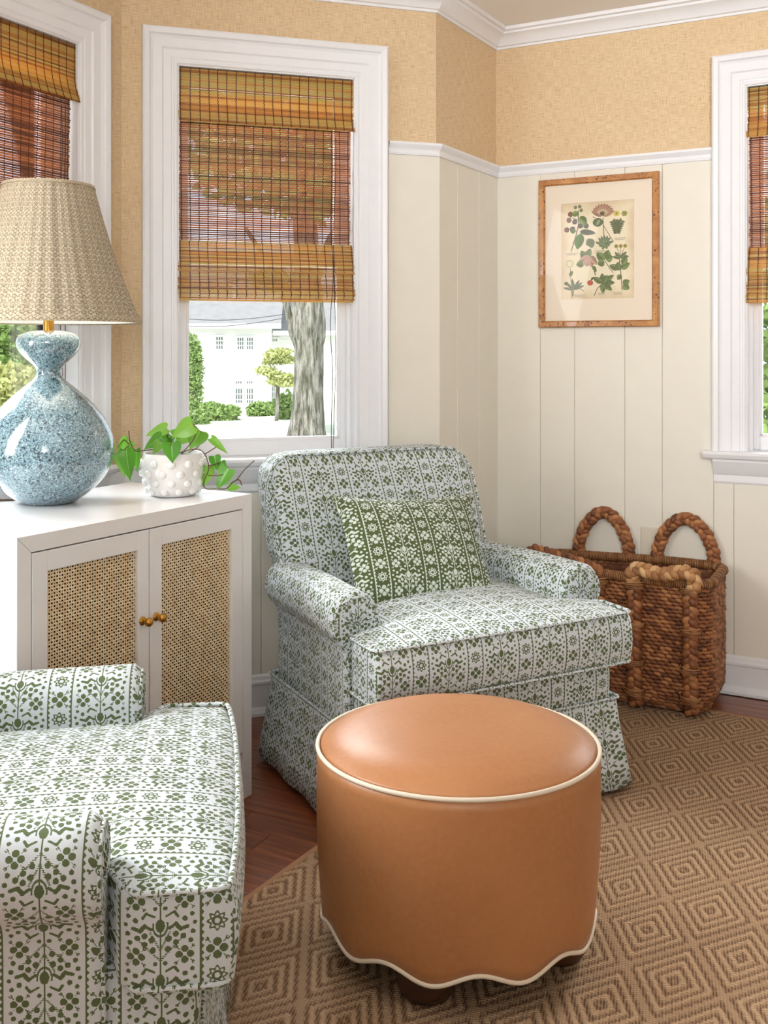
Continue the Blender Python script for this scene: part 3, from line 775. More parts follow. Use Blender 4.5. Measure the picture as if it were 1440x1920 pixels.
def make_chair():
    t = empty('armchair')
    # --- base and rails
    def wb(p):
        x, y, z = p
        if y < -.3: y -= .014 * (1 - ((z - .29) / .09) ** 2) if abs(z - .29) < .09 else 0
        return (x, y, z)
    mb = MB(); rbox(mb, .364, .312, .15, .03, 14, 12, 8, wb, off=(0, -.078, .215)); mb.build('seat_base', FAB, t, smooth=True)
    # --- T-shaped seat cushion
    def wc(p):
        x, y, z = p
        yf = y + .44                          # distance behind the front edge
        k = min(1, max(0, (yf - .135) / .03)); k = k * k * (3 - 2 * k)
        s = 1 - k * (1 - .284 / .392)
        bul = 1 - min(1, abs(x / .392)) ** 2.5
        byy = 1 - min(1, abs((y + .14) / .30)) ** 3
        if z > .42: z += .030 * max(0, bul) * max(0, byy) + .004
        y2 = y - ((.016 * bul + .014 * max(0, 1 - ((p[2] - .416) / .066) ** 2)) if y < -.35 else 0)
        z += -.010 * (abs(x) / .392) ** 3 * (1 - min(1, yf / .2))
        return (x * s, y2, z)
    mb = MB(); rbox(mb, .392, .30, .066, .014, 22, 18, 4, wc, off=(0, -.14, .416)); cu = mb.build('seat_cushion', FAB, t, smooth=True)
    for zz in (.478, .354):
        lp = rrect(.390, .298, .02)
        pts = [wc(Vector((x, y - .14, zz))) for x, y in lp]
        pts = [(x * 1.006, y + (-.003 if y < -.3 else 0), zz + (z - zz) * .3 + (.004 if zz > .4 else -.003)) for (x, y, z) in pts]
        mb = MB(); mb.tube(pts, .0048, 6, closed=True); mb.build('piping', FAB, cu, smooth=True)
    # --- arms
    def armprof():
        pr = []
        pr.append((.284, .22)); pr += [(.283, .22 + .26 * i / 6) for i in range(1, 7)]
        cx, cz, r = .358, .512, .070
        for i in range(19):
            a = R(195 - i * 13.2); pr.append((cx + r * math.cos(a), cz + r * math.sin(a)))
        pr += [(.396, .452), (.388, .436), (.385, .40), (.384, .34), (.384, .28), (.384, .22)]
        return pr
    pr = armprof(); n = len(pr)
    nor = []
    for i in range(n):
        a = Vector(pr[max(0, i - 1)]); b = Vector(pr[min(n - 1, i + 1)]); d = (b - a).normalized(); nor.append(Vector((-d.y, d.x)))
    arc = [0]
    for i in range(n - 1): arc.append(arc[-1] + (Vector(pr[i + 1]) - Vector(pr[i])).length)
    for sgn in (-1, 1):
        vs = []; fs = []; uvs = []
        ys = [(-.318, .020), (-.322, .010), (-.320, .013)]
        rings = [(-.277, .016), (-.2755, .008), (-.269, .002), (-.260, 0)] + [(-.260 + .50 * i / 16, 0) for i in range(1, 17)]
        for (y, ins) in rings:
            drop = 0.012 * max(0, (y + .05)) / .3
            for (x, z), nn in zip(pr, nor):
                px, pz = x - nn.x * ins, z - nn.y * ins
                if pz > .4: pz -= drop * 1.0 + (.006 if y < -.265 else 0)
                bow = .004 * math.sin(y * 14) if pz < .45 else 0
                vs.append((sgn * (px + bow * .3 - .028 * max(0, y + .26) / .5), y, pz))
        for i in range(len(rings) - 1):
            for k in range(n - 1):
                q = (i * n + k, i * n + k + 1, (i + 1) * n + k + 1, (i + 1) * n + k); u0, u1 = rings[i][0], rings[i + 1][0]
                uq = [(u0, arc[k]), (u0, arc[k + 1]), (u1, arc[k + 1]), (u1, arc[k])]
                if sgn > 0: q = q[::-1]; uq = uq[::-1]
                fs.append(q); uvs.append(uq)
        cap = tuple(range(n)) if sgn > 0 else tuple(range(n))[::-1]
        fs.append(cap); uvs.append([(vs[k][0], vs[k][2]) for k in cap])
        mb = MB(); mb.add(vs, fs, uvs); ao = mb.build('arm', FAB, t, smooth=True, sharp=50)
        if True:
            for q in range(7):
                a = R(15 + q * 25); cx_, cz_ = .358, .497
                mb = MB(); mb.tube([(sgn * (cx_ + f * math.cos(a)), -.2775 - .0008 * math.sin(f * 60), cz_ + f * math.sin(a)) for f in (.008, .022, .036, .048)], lambda u: .0032 * (1 - .55 * u), 6)
                mb.build('gather', FAB, ao, smooth=True)
        lp = [(sgn * x, -.2765 + (.002 if z > .4 else 0), z - (.006 if z > .4 else 0)) for (x, z) in [(p[0] - m_.x * .008, p[1] - m_.y * .008) for p, m_ in zip(pr, nor)]]
        mb = MB(); mb.tube(lp, .0035, 6); mb.build('piping', FAB, ao, smooth=True)
    # --- back
    hx, hz = .362, .328
    def wk(p):
        x, y, z = p
        cx, cz = hx - .085, .545 + hz - .085
        if abs(x) > cx and z > cz:
            dx, dz = abs(x) - cx, z - cz; m_ = max(dx, dz); l = math.hypot(dx, dz); f = m_ / l if l > 0 else 1
            x = math.copysign(cx + dx * f, x); z = cz + dz * f
        g = min(1, max(0, (.57 - z) / .10)); s = 1 - g * (1 - .300 / .362)
        if z < .56: pass
        bul = (1 - min(1, abs(x / hx)) ** 3)
        top = min(1, max(0, (.86 - z) / .2))
        if y < .2: y -= .030 * bul * top
        else: y += 0
        y += (z - .42) * .35 + .07 * max(0, (z - .72)) 
        return (x * s, y, z)
    mb = MB(); rbox(mb, hx, .075, hz, .045, 20, 4, 20, wk, off=(0, .205, .545)); bk = mb.build('backrest', FAB, t, smooth=True)
    bk.location.x = -.012; sm = bk.modifiers.new('soften', 'SMOOTH'); sm.iterations = 12; sm.factor = .5
    pts = []
    path = [(-hx + .006, z) for z in [.50 + .02 * i for i in range(15)]]
    cx, cz = hx - .085, .545 + hz - .085
    path = [(-hx, .50 + .02 * i) for i in range(15)] + [(-hx + 0, .545 + hz - .08)] + [(-cx - .085 * math.cos(R(a)), cz + .085 * math.sin(R(a))) for a in range(10, 91, 10)]
    path += [(-cx + 2 * cx * i / 12, .545 + hz) for i in range(1, 12)] + [(cx + .085 * math.sin(R(a)), cz + .085 * math.cos(R(a))) for a in range(0, 90, 10)] + [(hx, .50 + .02 * i) for i in range(15)][::-1]
    for (x, z) in path:
        g = min(1, max(0, (.57 - z) / .10)); s = 1 - g * (1 - .300 / .362)
        y = .140 + .012 + (z - .42) * .35 + .07 * max(0, z - .72)
        pts.append((x * s * .985, y, z - .007 * (z > .8)))
    mb = MB(); pts = [(x, y - .010, z) for x, y, z in pts]; mb.tube(pts, .0042, 6); mb.build('piping', FAB, bk, smooth=True)
    # --- skirt with kick pleats at the corners
    loop = rrect(.370, .314, .012, 3); mb = MB(); vs = []; fs = []; uvs = []; L = [0]
    for i in range(len(loop)):
        a, b = loop[i], loop[(i + 1) % len(loop)]; L.append(L[-1] + math.hypot(b[0] - a[0], b[1] - a[1]))
    zs_ = [.238, .22, .17, .12, .07, .014]
    for z in zs_:
        k = (.238 - z) / .224
        for i, (x, y) in enumerate(loop):
            ox = x / .370; oy = y / .314
            cd = min(math.hypot(abs(x) - .370, abs(y) - .314), 1)
            fl_ = .012 + .042 * k ** 1.1 + .004 * k * math.sin(L[i] * 34)
            pin = -.020 * k * math.exp(-(cd / .010) ** 2) if cd < .03 else 0
            nx, ny = (math.copysign(1, x), 0) if abs(ox) > abs(oy) else (0, math.copysign(1, y))
            if abs(ox) > .95 and abs(oy) > .95: nx, ny = math.copysign(.8, x), math.copysign(.8, y)
            vs.append((x + nx * (fl_ + pin), y - .078 + ny * (fl_ + pin), z))
    n = len(loop)
    for j in range(len(zs_) - 1):
        for i in range(n):
            i2 = (i + 1) % n
            fs.append((j * n + i, (j + 1) * n + i, (j + 1) * n + i2, j * n + i2)); uvs.append([(L[i], zs_[j]), (L[i], zs_[j + 1]), (L[i + 1], zs_[j + 1]), (L[i + 1], zs_[j])])
    mb.add(vs, fs, uvs); sk = mb.build('skirt', FAB, t, smooth=True, sharp=60)
    so = sk.modifiers.new('thickness', 'SOLIDIFY'); so.thickness = .004; so.offset = -1
    mb = MB(); mb.tube([(x * 1.035, y * 1.04 - .078, .240) for x, y in loop], .0045, 6, closed=True); mb.build('piping', FAB, sk, smooth=True)
    for sx in (-1, 1):
        for y in (-.34, .17):
            mb = MB(); mb.lathe([(.018, 0.0), (.024, .04), (.026, .09)], 12, sx * .32, y); mb.build('leg', M['foot'], t, smooth=True, sharp=40)
    return t
ch1 = make_chair()
tag(ch1, 'green and white patterned armchair in the corner, holding the green pillow, behind the ottoman', 'armchair', 'matching patterned armchairs')
ch1.location = (.116, 2.946, .0105); ch1.rotation_euler = (0, 0, R(28))
ch2 = copy_tree(ch1)
tag(ch2, 'green and white patterned armchair cut off by the photo\'s lower left corner, empty seat', 'armchair', 'matching patterned armchairs')
ch2.location = (-.7016, 1.651, .0105); ch2.rotation_euler = (0, 0, R(99)); ch2.scale = (.92, 1, .965)

# ------------------------------------------------------------------ lumbar pillow
def pillow():
    mb = MB()
    hx, hz, th = .235, .180, .060; nx, nz = 26, 18
    for sd in (-1, 1):
        vs = []; fs = []; uvs = []
        for j in range(nz + 1):
            for i in range(nx + 1):
                a = -1 + 2 * i / nx; b = -1 + 2 * j / nz
                e = max(0, (1 - abs(a) ** 2.6)) ** .6 * max(0, (1 - abs(b) ** 2.4)) ** .6
                ins = .93 + .07 * (abs(a) ** 3) ; ins2 = .91 + .09 * (abs(b) ** 3)
                x = hx * a * (ins2 if True else 1); z = hz * b * ins
                z -= .008 * (1 - a * a) * (b > 0) * b
                vs.append((x, sd * (th * e + .001), z))
        for j in range(nz):
            for i in range(nx):
                q = (j * (nx + 1) + i, j * (nx + 1) + i + 1, (j + 1) * (nx + 1) + i + 1, (j + 1) * (nx + 1) + i)
                if sd > 0: q = q[::-1]
                fs.append(q); uvs.append([(vs[k][0] * 1.0 + .02, vs[k][2] * 1.05) for k in q])
        mb.add(vs, fs, uvs)
    return mb.build('lumbar_pillow', M['pillow'], smooth=True)
pl = pillow(); tag(pl, 'green lumbar pillow with white flowers leaning on the corner armchair back', 'pillow')
u_ = Vector((math.cos(R(28)), math.sin(R(28)), 0)); v_ = Vector((math.sin(R(28)), -math.cos(R(28)), 0))
pl.location = Vector((.116, 2.946, 0)) + u_ * -.034 + v_ * .016 + Vector((0, 0, .622))
pl.rotation_euler = (Matrix.Rotation(R(28), 3, 'Z') @ Matrix.Rotation(R(-34), 3, 'X') @ Matrix.Rotation(R(3.5), 3, 'Y')).to_euler()

# ------------------------------------------------------------------ leather ottoman
def ottoman():
    t = empty('ottoman', (.149, 2.053, .010), 0, label='round tan leather ottoman with scalloped hem and white piping on the rug', cat='ottoman')
    mb = MB(); RR = .281; zr = .395; t.scale = (1, .94, 1)
    prof = [(.0001, .431), (.06, .4308), (.12, .4298), (.17, .4275), (.21, .4235), (.240, .4165), (.260, .408), (.272, .400), (RR - .002, zr)][::-1]
    mb.lathe(prof, 96, uvr=.28); mb.build('seat_top', M['leather'], t, smooth=True)
    N = 160; vs = []; fs = []; zs_ = 14
    def zb(a):                                 # scalloped hem height at angle phi from -y
        ph = math.atan2(math.cos(a), -math.sin(a)); return .068 - .011 * math.cos(10 * (ph + R(14)))
    for j in range(zs_ + 1):
        f = j / zs_
        for k in range(N):
            a = 2 * PI * k / N; z = zr + (zb(a) - zr) * f
            r = RR - .001 + .003 * math.sin(PI * f) - .010 * f ** 2
            vs.append((r * math.cos(a), r * math.sin(a), z))
    for j in range(zs_):
        for k in range(N): k2 = (k + 1) % N; fs.append((j * N + k, (j + 1) * N + k, (j + 1) * N + k2, j * N + k2))
    mb = MB(); mb.add(vs, fs); sk = mb.build('side_skirt', M['leather'], t, smooth=True)
    so = sk.modifiers.new('thickness', 'SOLIDIFY'); so.thickness = .004; so.offset = 1
    mb = MB(); mb.tube([((RR + .002) * math.cos(2 * PI * k / 120), (RR + .002) * math.sin(2 * PI * k / 120), zr) for k in range(120)], .0046, 8, closed=True); mb.build('rim_piping', M['piping'], t, smooth=True)
    mb = MB(); mb.tube([((RR - .0075) * math.cos(2 * PI * k / N), (RR - .0075) * math.sin(2 * PI * k / N), zb(2 * PI * k / N)) for k in range(N)], .0045, 8, closed=True); mb.build('hem_piping', M['piping'], t, smooth=True)
    mb = MB(); mb.lathe([(.001, .088), (.262, .088), (.262, .10), (.001, .10)], 48); mb.build('bottom_panel', M['dark'], t)
    foot = [(.030, 0), (.044, .004), (.053, .018), (.056, .036), (.053, .056), (.045, .070), (.045, .095)]
    for ph in (-20, 70, 160, 250):
        mb = MB(); mb.lathe(foot, 32, .205 * math.sin(R(ph)), -.205 * math.cos(R(ph))); mb.build('foot', M['foot'], t, smooth=True, sharp=60)
ottoman()

# ------------------------------------------------------------------ rug
def rug():
    t = empty('area_rug', (.586, 3.655, 0), R(90 - 31.5 - 180 + 180), label='brown woven rug with raised concentric diamonds under the ottoman', cat='rug')
    # local: +x runs along heading 31.5 away from the camera, +y to the left of it
    a, b = .140, .0935
    hd = R(90 - 31.5); rel = Vector((.673 - .586, 2.657 - 3.655)); P0 = rel.dot(Vector((math.cos(hd), math.sin(hd)))); Q0 = rel.dot(Vector((-math.sin(hd), math.cos(hd))))
    def relief(p, q):
        best = 9; p -= P0; q -= Q0
        for (op, oq) in ((0, 0), (a, b)):
            pp = (p - op + a) % (2 * a) - a; qq = (q - oq + b) % (2 * b) - b
            best = min(best, abs(pp) / a + abs(qq) / b)
        v = best
        w = math.cos(v * 4 * 2 * PI + PI * .2)
        if v > .90: w = .1
        return max(0, min(1, .5 + w * 1.4))
    x0, x1, y0, y1 = -2.9, 0, -2.6, 0
    d = .0065; nx = int((x1 - x0) / d); ny = int((y1 - y0) / d)
    # only the part that lies in or near the picture needs the fine relief
    vs = []; hh = []
    for j in range(ny + 1):
        for i in range(nx + 1):
            x = x0 + (x1 - x0) * i / nx; y = y0 + (y1 - y0) * j / ny
            h = relief(x, y); ed = min(x - x0, x1 - x, y - y0, y1 - y)
            if ed < .012: h = 0
            hh.append(h); vs.append((x, y, .006 + .0035 * h))
    me = bpy.data.meshes.new('woven_field'); fs = [(j * (nx + 1) + i, j * (nx + 1) + i + 1, (j + 1) * (nx + 1) + i + 1, (j + 1) * (nx + 1) + i) for j in range(ny) for i in range(nx)]
    me.from_pydata(vs, [], fs); me.materials.append(M['rug'])
    ul = me.uv_layers.new(name='UVMap'); ca = me.color_attributes.new('Col', 'FLOAT_COLOR', 'POINT')
    buf = [0.0] * (2 * len(me.loops)); vi = [0] * len(me.loops); me.loops.foreach_get('vertex_index', vi)
    for k, i in enumerate(vi): buf[2 * k] = vs[i][0]; buf[2 * k + 1] = vs[i][1]
    ul.data.foreach_set('uv', buf)
    ca.data.foreach_set('color', [c for h in hh for c in (h, h, h, 1)])
    me.polygons.foreach_set('use_smooth', [True] * len(me.polygons))
    o = bpy.data.objects.new('woven_field', me); C.objects.link(o); o.parent = t
    mb = MB()
    for (xa, xb, ya, yb) in ((x0, x1, y1 - .016, y1 + .004), (x0, x1, y0 - .004, y0 + .016), (x1 - .016, x1 + .004, y0, y1), (x0 - .004, x0 + .016, y0, y1)):
        mb.box(xa, xb, ya, yb, .0005, .0085, bev=.003)
    mb.build('binding', M['rugback'], t)
rug()

# ------------------------------------------------------------------ cane-front cabinet
CAB = (-.757, 2.09); CR = math.atan2(.848, .530)
def cabinet():
    t = empty('cabinet', (CAB[0], CAB[1], 0), CR, label='white two-door cabinet with woven cane panels under the blue lamp', cat='cabinet')
    # local x along the front, local +y to the left (back), z up
    Wd, Dp, H = .756, .45, .811; m = M['cabinet']; f = .036
    def prism(pts, nm):
        n = len(pts); q = MB(); q.add([(x, 0, z) for x, z in pts] + [(x, Dp, z) for x, z in pts], [tuple(range(n)), tuple(range(n, 2 * n))[::-1]] + [(i, n + i, n + (i + 1) % n, (i + 1) % n) for i in range(n)])
        o = q.build(nm, m, t); bv = o.modifiers.new('edge', 'BEVEL'); bv.width = .0008; bv.segments = 1; return o
    g2 = .0007
    prism([(g2, H), (f + g2 * .4, H - f), (Wd - f - g2 * .4, H - f), (Wd - g2, H)], 'top')
    prism([(0, 0), (f, 0), (f, H - f - g2), (0, H - g2)], 'side_panel')
    prism([(Wd - f, 0), (Wd, 0), (Wd, H - g2), (Wd - f, H - f - g2)], 'side_panel')
    mb = MB(); mb.box(f, Wd - f, .006, Dp - .02, .085, .12, bev=.002); mb.build('bottom_rail', m, t)
    mb = MB(); mb.box(f, Wd - f, Dp - .02, Dp, .085, H - f); mb.build('back_panel', m, t)
    mb = MB(); mb.box(f, Wd - f, .03, Dp - .02, .44, .458); mb.build('shelf', M['dark'], t)
    zb, zt = .126, H - f - .003
    for (a, b, st0, st1, kx) in ((f + .002, .3745, .040, .035, .352), (.3775, Wd - f - .002, .040, .044, .397)):
        mb = MB(); y0, y1 = -.001, .020
        mb.box(a, a + st0, y0, y1, zb, zt, bev=.0015); mb.box(b - st1, b, y0, y1, zb, zt, bev=.0015)
        mb.box(a + st0, b - st1, y0, y1, zt - .044, zt, bev=.0015); mb.box(a + st0, b - st1, y0, y1, zb, zb + .050, bev=.0015)
        d = mb.build('door', m, t)
        x0, x1, z0, z1 = a + st0, b - st1, zb + .050, zt - .044
        mb = MB(); pc = .0070; nx = round((x1 - x0) / pc); nz = round((z1 - z0) / pc); w = .00185
        for i in range(nx + 1):                # vertical cane strands, weaving over and under
            x = x0 + (x1 - x0) * i / nx; vs = []; fs = []
            for j in range(2 * nz + 1):
                z = z0 + (z1 - z0) * j / (2 * nz); y = .008 + .0009 * math.sin(PI * (j + .0) / 2 * 1 + i * PI)
                jx = .0003 * math.sin(i * 7.1 + j * .35)
                vs += [(x - w + jx, y, z), (x + jx, y - .0007, z), (x + w + jx, y, z)]
            for j in range(2 * nz): k = 3 * j; fs += [(k, k + 1, k + 4, k + 3), (k + 1, k + 2, k + 5, k + 4)]
            mb.add(vs, fs)
        for j in range(nz + 1):
            z = z0 + (z1 - z0) * j / nz; vs = []; fs = []
            for i in range(2 * nx + 1):
                x = x0 + (x1 - x0) * i / (2 * nx); y = .008 - .0009 * math.sin(PI * i / 2 + j * PI)
                jz = .0003 * math.sin(j * 5.3 + i * .31)
                vs += [(x, y, z - w * .95 + jz), (x, y - .0007, z + jz), (x, y, z + w * .95 + jz)]
            for i in range(2 * nx): k = 3 * i; fs += [(k, k + 3, k + 4, k + 1), (k + 1, k + 4, k + 5, k + 2)]
            mb.add(vs, fs)
        tag(mb.build('cane_webbing', M['cane'], d), kind='stuff')
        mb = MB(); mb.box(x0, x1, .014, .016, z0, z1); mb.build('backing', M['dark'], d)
        mb = MB(); mb.lathe([(.0105, 0), (.0105, .002), (.0085, .004), (.0045, .006), (.0045, .011), (.008, .014), (.0108, .019), (.0108, .024), (.0075, .029), (.001, .031)], 24)
        k = mb.build('knob', M['brass'], d, smooth=True, sharp=40); k.location = (kx, -.001, .560); k.rotation_euler = (R(90), 0, 0)
cabinet()

# ------------------------------------------------------------------ table lamp
def table_lamp():
    lx, ly = -.852, 2.575; z0 = .811
    t = empty('table_lamp', (lx, ly, z0), 0, label='speckled blue gourd table lamp with pleated printed shade on the white cabinet', cat='lamp')
    pr = [(.001, 0), (.060, 0), (.064, .002), (.078, .009), (.106, .028), (.136, .058), (.155, .090), (.163, .124), (.1615, .155), (.150, .192), (.128, .230), (.098, .262), (.070, .287), (.048, .304), (.034, .317), (.0285, .331), (.033, .344), (.047, .358), (.062, .371), (.073, .385), (.0785, .398), (.079, .410), (.074, .422), (.058, .432), (.032, .437), (.001, .437)]
    def smoothp(p, it=2):
        for _ in range(it):
            q = [p[0]]
            for a, b in zip(p[:-1], p[1:]): q += [(a[0] * .75 + b[0] * .25, a[1] * .75 + b[1] * .25), (a[0] * .25 + b[0] * .75, a[1] * .25 + b[1] * .75)]
            p = q + [p[-1]]
        return p
    mb = MB(); mb.lathe(smoothp(pr), 96); mb.build('lamp_base', M['glaze'], t, smooth=True, sharp=60)
    mb = MB(); mb.lathe([(.0135, .430), (.0135, .482), (.010, .484), (.010, .52), (.013, .522), (.013, .56), (.004, .562)], 24); mb.build('brass_neck', M['brass'], t, smooth=True, sharp=40)
    mb = MB(); mb.lathe([(.001, .56), (.012, .562), (.016, .58), (.026, .61), (.028, .63), (.020, .652), (.001, .66)], 24)
    bm_, nt, b = new_mat('lamp_bulb_glass'); b.inputs['Emission Color'].default_value = (1, .86, .66, 1); b.inputs['Emission Strength'].default_value = 3
    mb.build('bulb', bm_, t, smooth=True)
    # bell-shaped gathered shade
    zs0, zs1 = .458, .800; N = 192; rows = 16; vs = []; fs = []; uvs = []
    rnd = random.Random(4); seams = [R(-98), R(-62), R(-35), R(-10), R(25), R(60), R(100), R(150), R(200), R(235)]
    for j in range(rows + 1):
        f = j / rows; r = .229 + (.112 - .229) * (f ** .93) - .006 * math.sin(PI * f)
        for k in range(N):
            a = 2 * PI * k / N
            pl_ = .0016 * math.sin(a * 40) * (1 - .4 * f)
            for s in seams:
                da = (a - s + PI) % (2 * PI) - PI; pl_ -= .0045 * math.exp(-(da / .035) ** 2) * (1 - .3 * f)
            vs.append(((r + pl_) * math.cos(a), (r + pl_) * math.sin(a), zs0 + (zs1 - zs0) * f))
    for j in range(rows):
        for k in range(N):
            k2 = (k + 1) % N; fs.append((j * N + k, j * N + k2, (j + 1) * N + k2, (j + 1) * N + k))
            s_ = 2 * PI * .17 / N; uvs.append([(k * s_, j * .023), ((k + 1) * s_, j * .023), ((k + 1) * s_, (j + 1) * .023), (k * s_, (j + 1) * .023)])
    mb = MB(); mb.add(vs, fs, uvs); sh = mb.build('lamp_shade', M['shade'], t, smooth=True)
    vs = []; fs = []
    for j in range(9):
        f = j / 8; r = .229 + (.112 - .229) * (f ** .93) - .006 * math.sin(PI * f) - .0085
        vs += [(r * math.cos(2 * PI * k / 96), r * math.sin(2 * PI * k / 96), zs0 + .001 + (zs1 - zs0 - .002) * f) for k in range(96)]
    for j in range(8): fs += [(j * 96 + k, j * 96 + (k + 1) % 96, (j + 1) * 96 + (k + 1) % 96, (j + 1) * 96 + k) for k in range(96)]
    mb = MB(); mb.add(vs, fs); mb.build('lining', M['lining'], sh, smooth=True)
    for z, r, h in ((zs0, .2295, .010), (zs1, .1125, .006)):
        mb = MB(); mb.lathe([(r - .001, z - .002), (r + .0028, z - .002), (r + .0005, z + h), (r - .005, z + h)], 96, uvr=.2)
        me = mb.build('shade_binding', M['shade'], sh, smooth=True, sharp=50).data
        keep = [(tuple(p.vertices)) for p in me.polygons if len(p.vertices) > 4]
        import bmesh
        b2 = bmesh.new(); b2.from_mesh(me); bmesh.ops.delete(b2, geom=[f for f in b2.faces if len(f.verts) > 4], context='FACES_ONLY'); b2.to_mesh(me); b2.free()
    mb = MB()
    for k in range(3):
        a = 2 * PI * k / 3; mb.tube([(0, 0, .782), (.109 * math.cos(a), .109 * math.sin(a), .795)], .0018, 6)
    mb.tube([(.0, -.02, .55), (0, -.05, .62), (0, -.045, .72), (0, 0, .782), (0, .045, .72), (0, .05, .62), (0, .02, .55)], .0018, 6)
    mb.build('harp', M['brass'], t, smooth=True)
    mb = MB(); mb.tube([(-.058, .01, .008), (-.10, .02, .0035), (-.15, .015, .003), (-.20, .03, .003), (-.235, .05, .003)], .003, 6); mb.build('power_cord', M['cordbrown'], t, smooth=True)
    l = bpy.data.lights.new('lamp_bulb_light', 'POINT'); l.energy = .8; l.color = (1, .92, .8); l.shadow_soft_size = .03
    lo = bpy.data.objects.new('lamp_bulb_light', l); C.objects.link(lo); lo.parent = t; lo.location = (0, 0, .70)
table_lamp()

# ------------------------------------------------------------------ potted plant
def leaf_mesh(L, Wd, droop, fold):
    rows = [(.10, -.02), (.30, -.10), (.45, -.04), (.5, .10), (.49, .25), (.43, .42), (.33, .60), (.2, .78), (.08, .92), (.0, 1.05)]
    cols = [-1, -.6, -.25, 0, .25, .6, 1]; mb = MB(); vs = []; fs = []; uvs = []
    for (hw, y) in rows:
        for c in cols:
            yy = y if y > .1 else y + (.0 - y) * (1 - abs(c)) ** 1 * 1.0
            X = c * hw * Wd; Y = yy * L
            vs.append((X, Y, fold * abs(X) - droop * (Y / L) ** 2 * L + .02 * L * math.sin(Y / L * 9) * abs(c)))
    n = len(cols)
    for j in range(len(rows) - 1):
        for i in range(n - 1):
            fs.append((j * n + i, j * n + i + 1, (j + 1) * n + i + 1, (j + 1) * n + i))
            uvs.append([(cols[i], rows[j][1]), (cols[i + 1], rows[j][1]), (cols[i + 1], rows[j + 1][1]), (cols[i], rows[j + 1][1])])
    mb.add(vs, fs, uvs); return mb
def plant():
    px, py, z0 = -.563, 2.707, .811
    t = empty('potted_plant', (px, py, z0 + .0006), 0, label='trailing green heart-leaf plant in a white bobbled pot on the cabinet', cat='plant')
    pr = [(.001, 0), (.054, 0), (.060, .003), (.070, .018), (.080, .045), (.084, .070), (.082, .095), (.079, .108), (.078, .113), (.074, .113), (.073, .105), (.073, .09), (.001, .09)]
    mb = MB(); mb.lathe(pr, 64); mb.build('pot', M['pot'], t, smooth=True, sharp=50)
    mb = MB()
    def rp(z):
        for a, b in zip(pr[:-1], pr[1:]):
            if a[1] <= z <= b[1] and b[0] > .05: return a[0] + (b[0] - a[0]) * (z - a[1]) / (b[1] - a[1] + 1e-9)
        return .08
    for row, z in enumerate((.016, .038, .062, .088)):
        for k in range(11):
            a = 2 * PI * (k + .5 * (row % 2)) / 11; r = rp(z); nrm_ = Vector((math.cos(a), math.sin(a), .0))
            tt = Vector((-math.sin(a), math.cos(a), 0)); mb.ellip(nrm_ * (r - .001) + Vector((0, 0, z)), nrm_ * .0075, tt * .0115, Vector((0, 0, .0110)), 14, 8)
    tag(mb.build('bobbles', M['pot'], t, smooth=True), kind='stuff')
    mb = MB(); mb.lathe([(.0735, .091), (.04, .097), (.001, .099)], 24); mb.build('soil', M['soil'], t, smooth=True)
    k = .000276; RY = .113
    def P(X, Y, d=0.0): return Vector(((X - 650) * k, d, max(.020, RY + (465 - Y) * k)))
    leaves = [((845, 195), (632, 318), 150, -.01), ((588, 232), (372, 300), 100, .0), ((900, 262), (796, 440), 165, .02), ((695, 345), (712, 535), 135, -.082),
              ((565, 350), (485, 468), 90, -.045), ((232, 345), (118, 488), 110, -.01), ((158, 475), (215, 705), 80, -.03), ((245, 425), (285, 720), 125, -.055),
              ((308, 430), (322, 650), 70, -.02), ((1030, 322), (1198, 468), 62, -.02), ((1040, 505), (1075, 640), 90, .01), ((975, 590), (945, 810), 135, -.01),
              ((1205, 610), (1085, 825), 150, -.03), ((1190, 835), (1308, 845), 60, .0), ((565, 305), (385, 425), 105, -.03), ((700, 300), (590, 260), 80, .03),
              ((760, 300), (640, 400), 110, .03), ((1100, 560), (1130, 680), 70, .02), ((620, 300), (520, 440), 100, .0)]
    for i, (b, tp, w, d) in enumerate(leaves):
        rnd = random.Random(i + 3)
        B = P(*b, d); T = P(*tp, d - .012 * rnd.random()); L = (T - B).length / 1.05
        ydir = (T - B).normalized(); face = Vector((rnd.uniform(-.35, .35), -1, rnd.uniform(.1, .7)))
        zdir = (face - ydir * face.dot(ydir)).normalized(); xdir = ydir.cross(zdir)
        mb = leaf_mesh(L, w * k * 1.32, .10, .16); o = mb.build('leaf', M['leaf'], t, smooth=True)
        mt = Matrix((xdir, ydir, zdir)).transposed().to_4x4(); mt.translation = B; o.matrix_local = mt
        if i in (8, 5): pass
    mb = MB()
    stems = [[(700, 470, 0), (760, 450, -.02), (850, 425, -.03), (930, 430, -.03), (985, 490, -.03), (1003, 580, -.02), (1000, 640, -.02), (960, 740, -.02), (985, 800, -.03), (1080, 832, -.03), (1180, 800, -.03), (1240, 740, -.03)],
             [(975, 470, -.03), (1040, 430, -.025), (1090, 398, -.02)], [(1000, 590, -.02), (1060, 575, -.01), (1110, 560, 0)], [(1000, 680, -.02), (1080, 675, -.03), (1150, 665, -.03)],
             [(1230, 745, -.03), (1280, 715, -.03), (1350, 625, -.02), (1440, 540, -.01)], [(1230, 745, -.03), (1300, 715, -.03), (1330, 770, -.03)],
             [(620, 480, 0), (600, 400, 0), (560, 370, -.02), (490, 420, -.03), (400, 435, -.03), (320, 440, -.03), (270, 400, -.02), (245, 330, -.02), (238, 250, -.02)],
             [(650, 480, -.01), (610, 400, -.03), (560, 380, -.04)], [(700, 480, 0), (690, 420, -.07), (692, 350, -.085)], [(790, 470, .01), (890, 400, .02), (900, 262, .02)],
             [(240, 395, -.02), (190, 440, -.03), (160, 475, -.03)], [(240, 380, -.02), (185, 340, -.015), (120, 410, -.01)], [(650, 480, 0), (600, 330, 0), (575, 240, 0)], [(730, 480, 0), (860, 320, -.01), (862, 205, -.01), (845, 190, -.01)]]
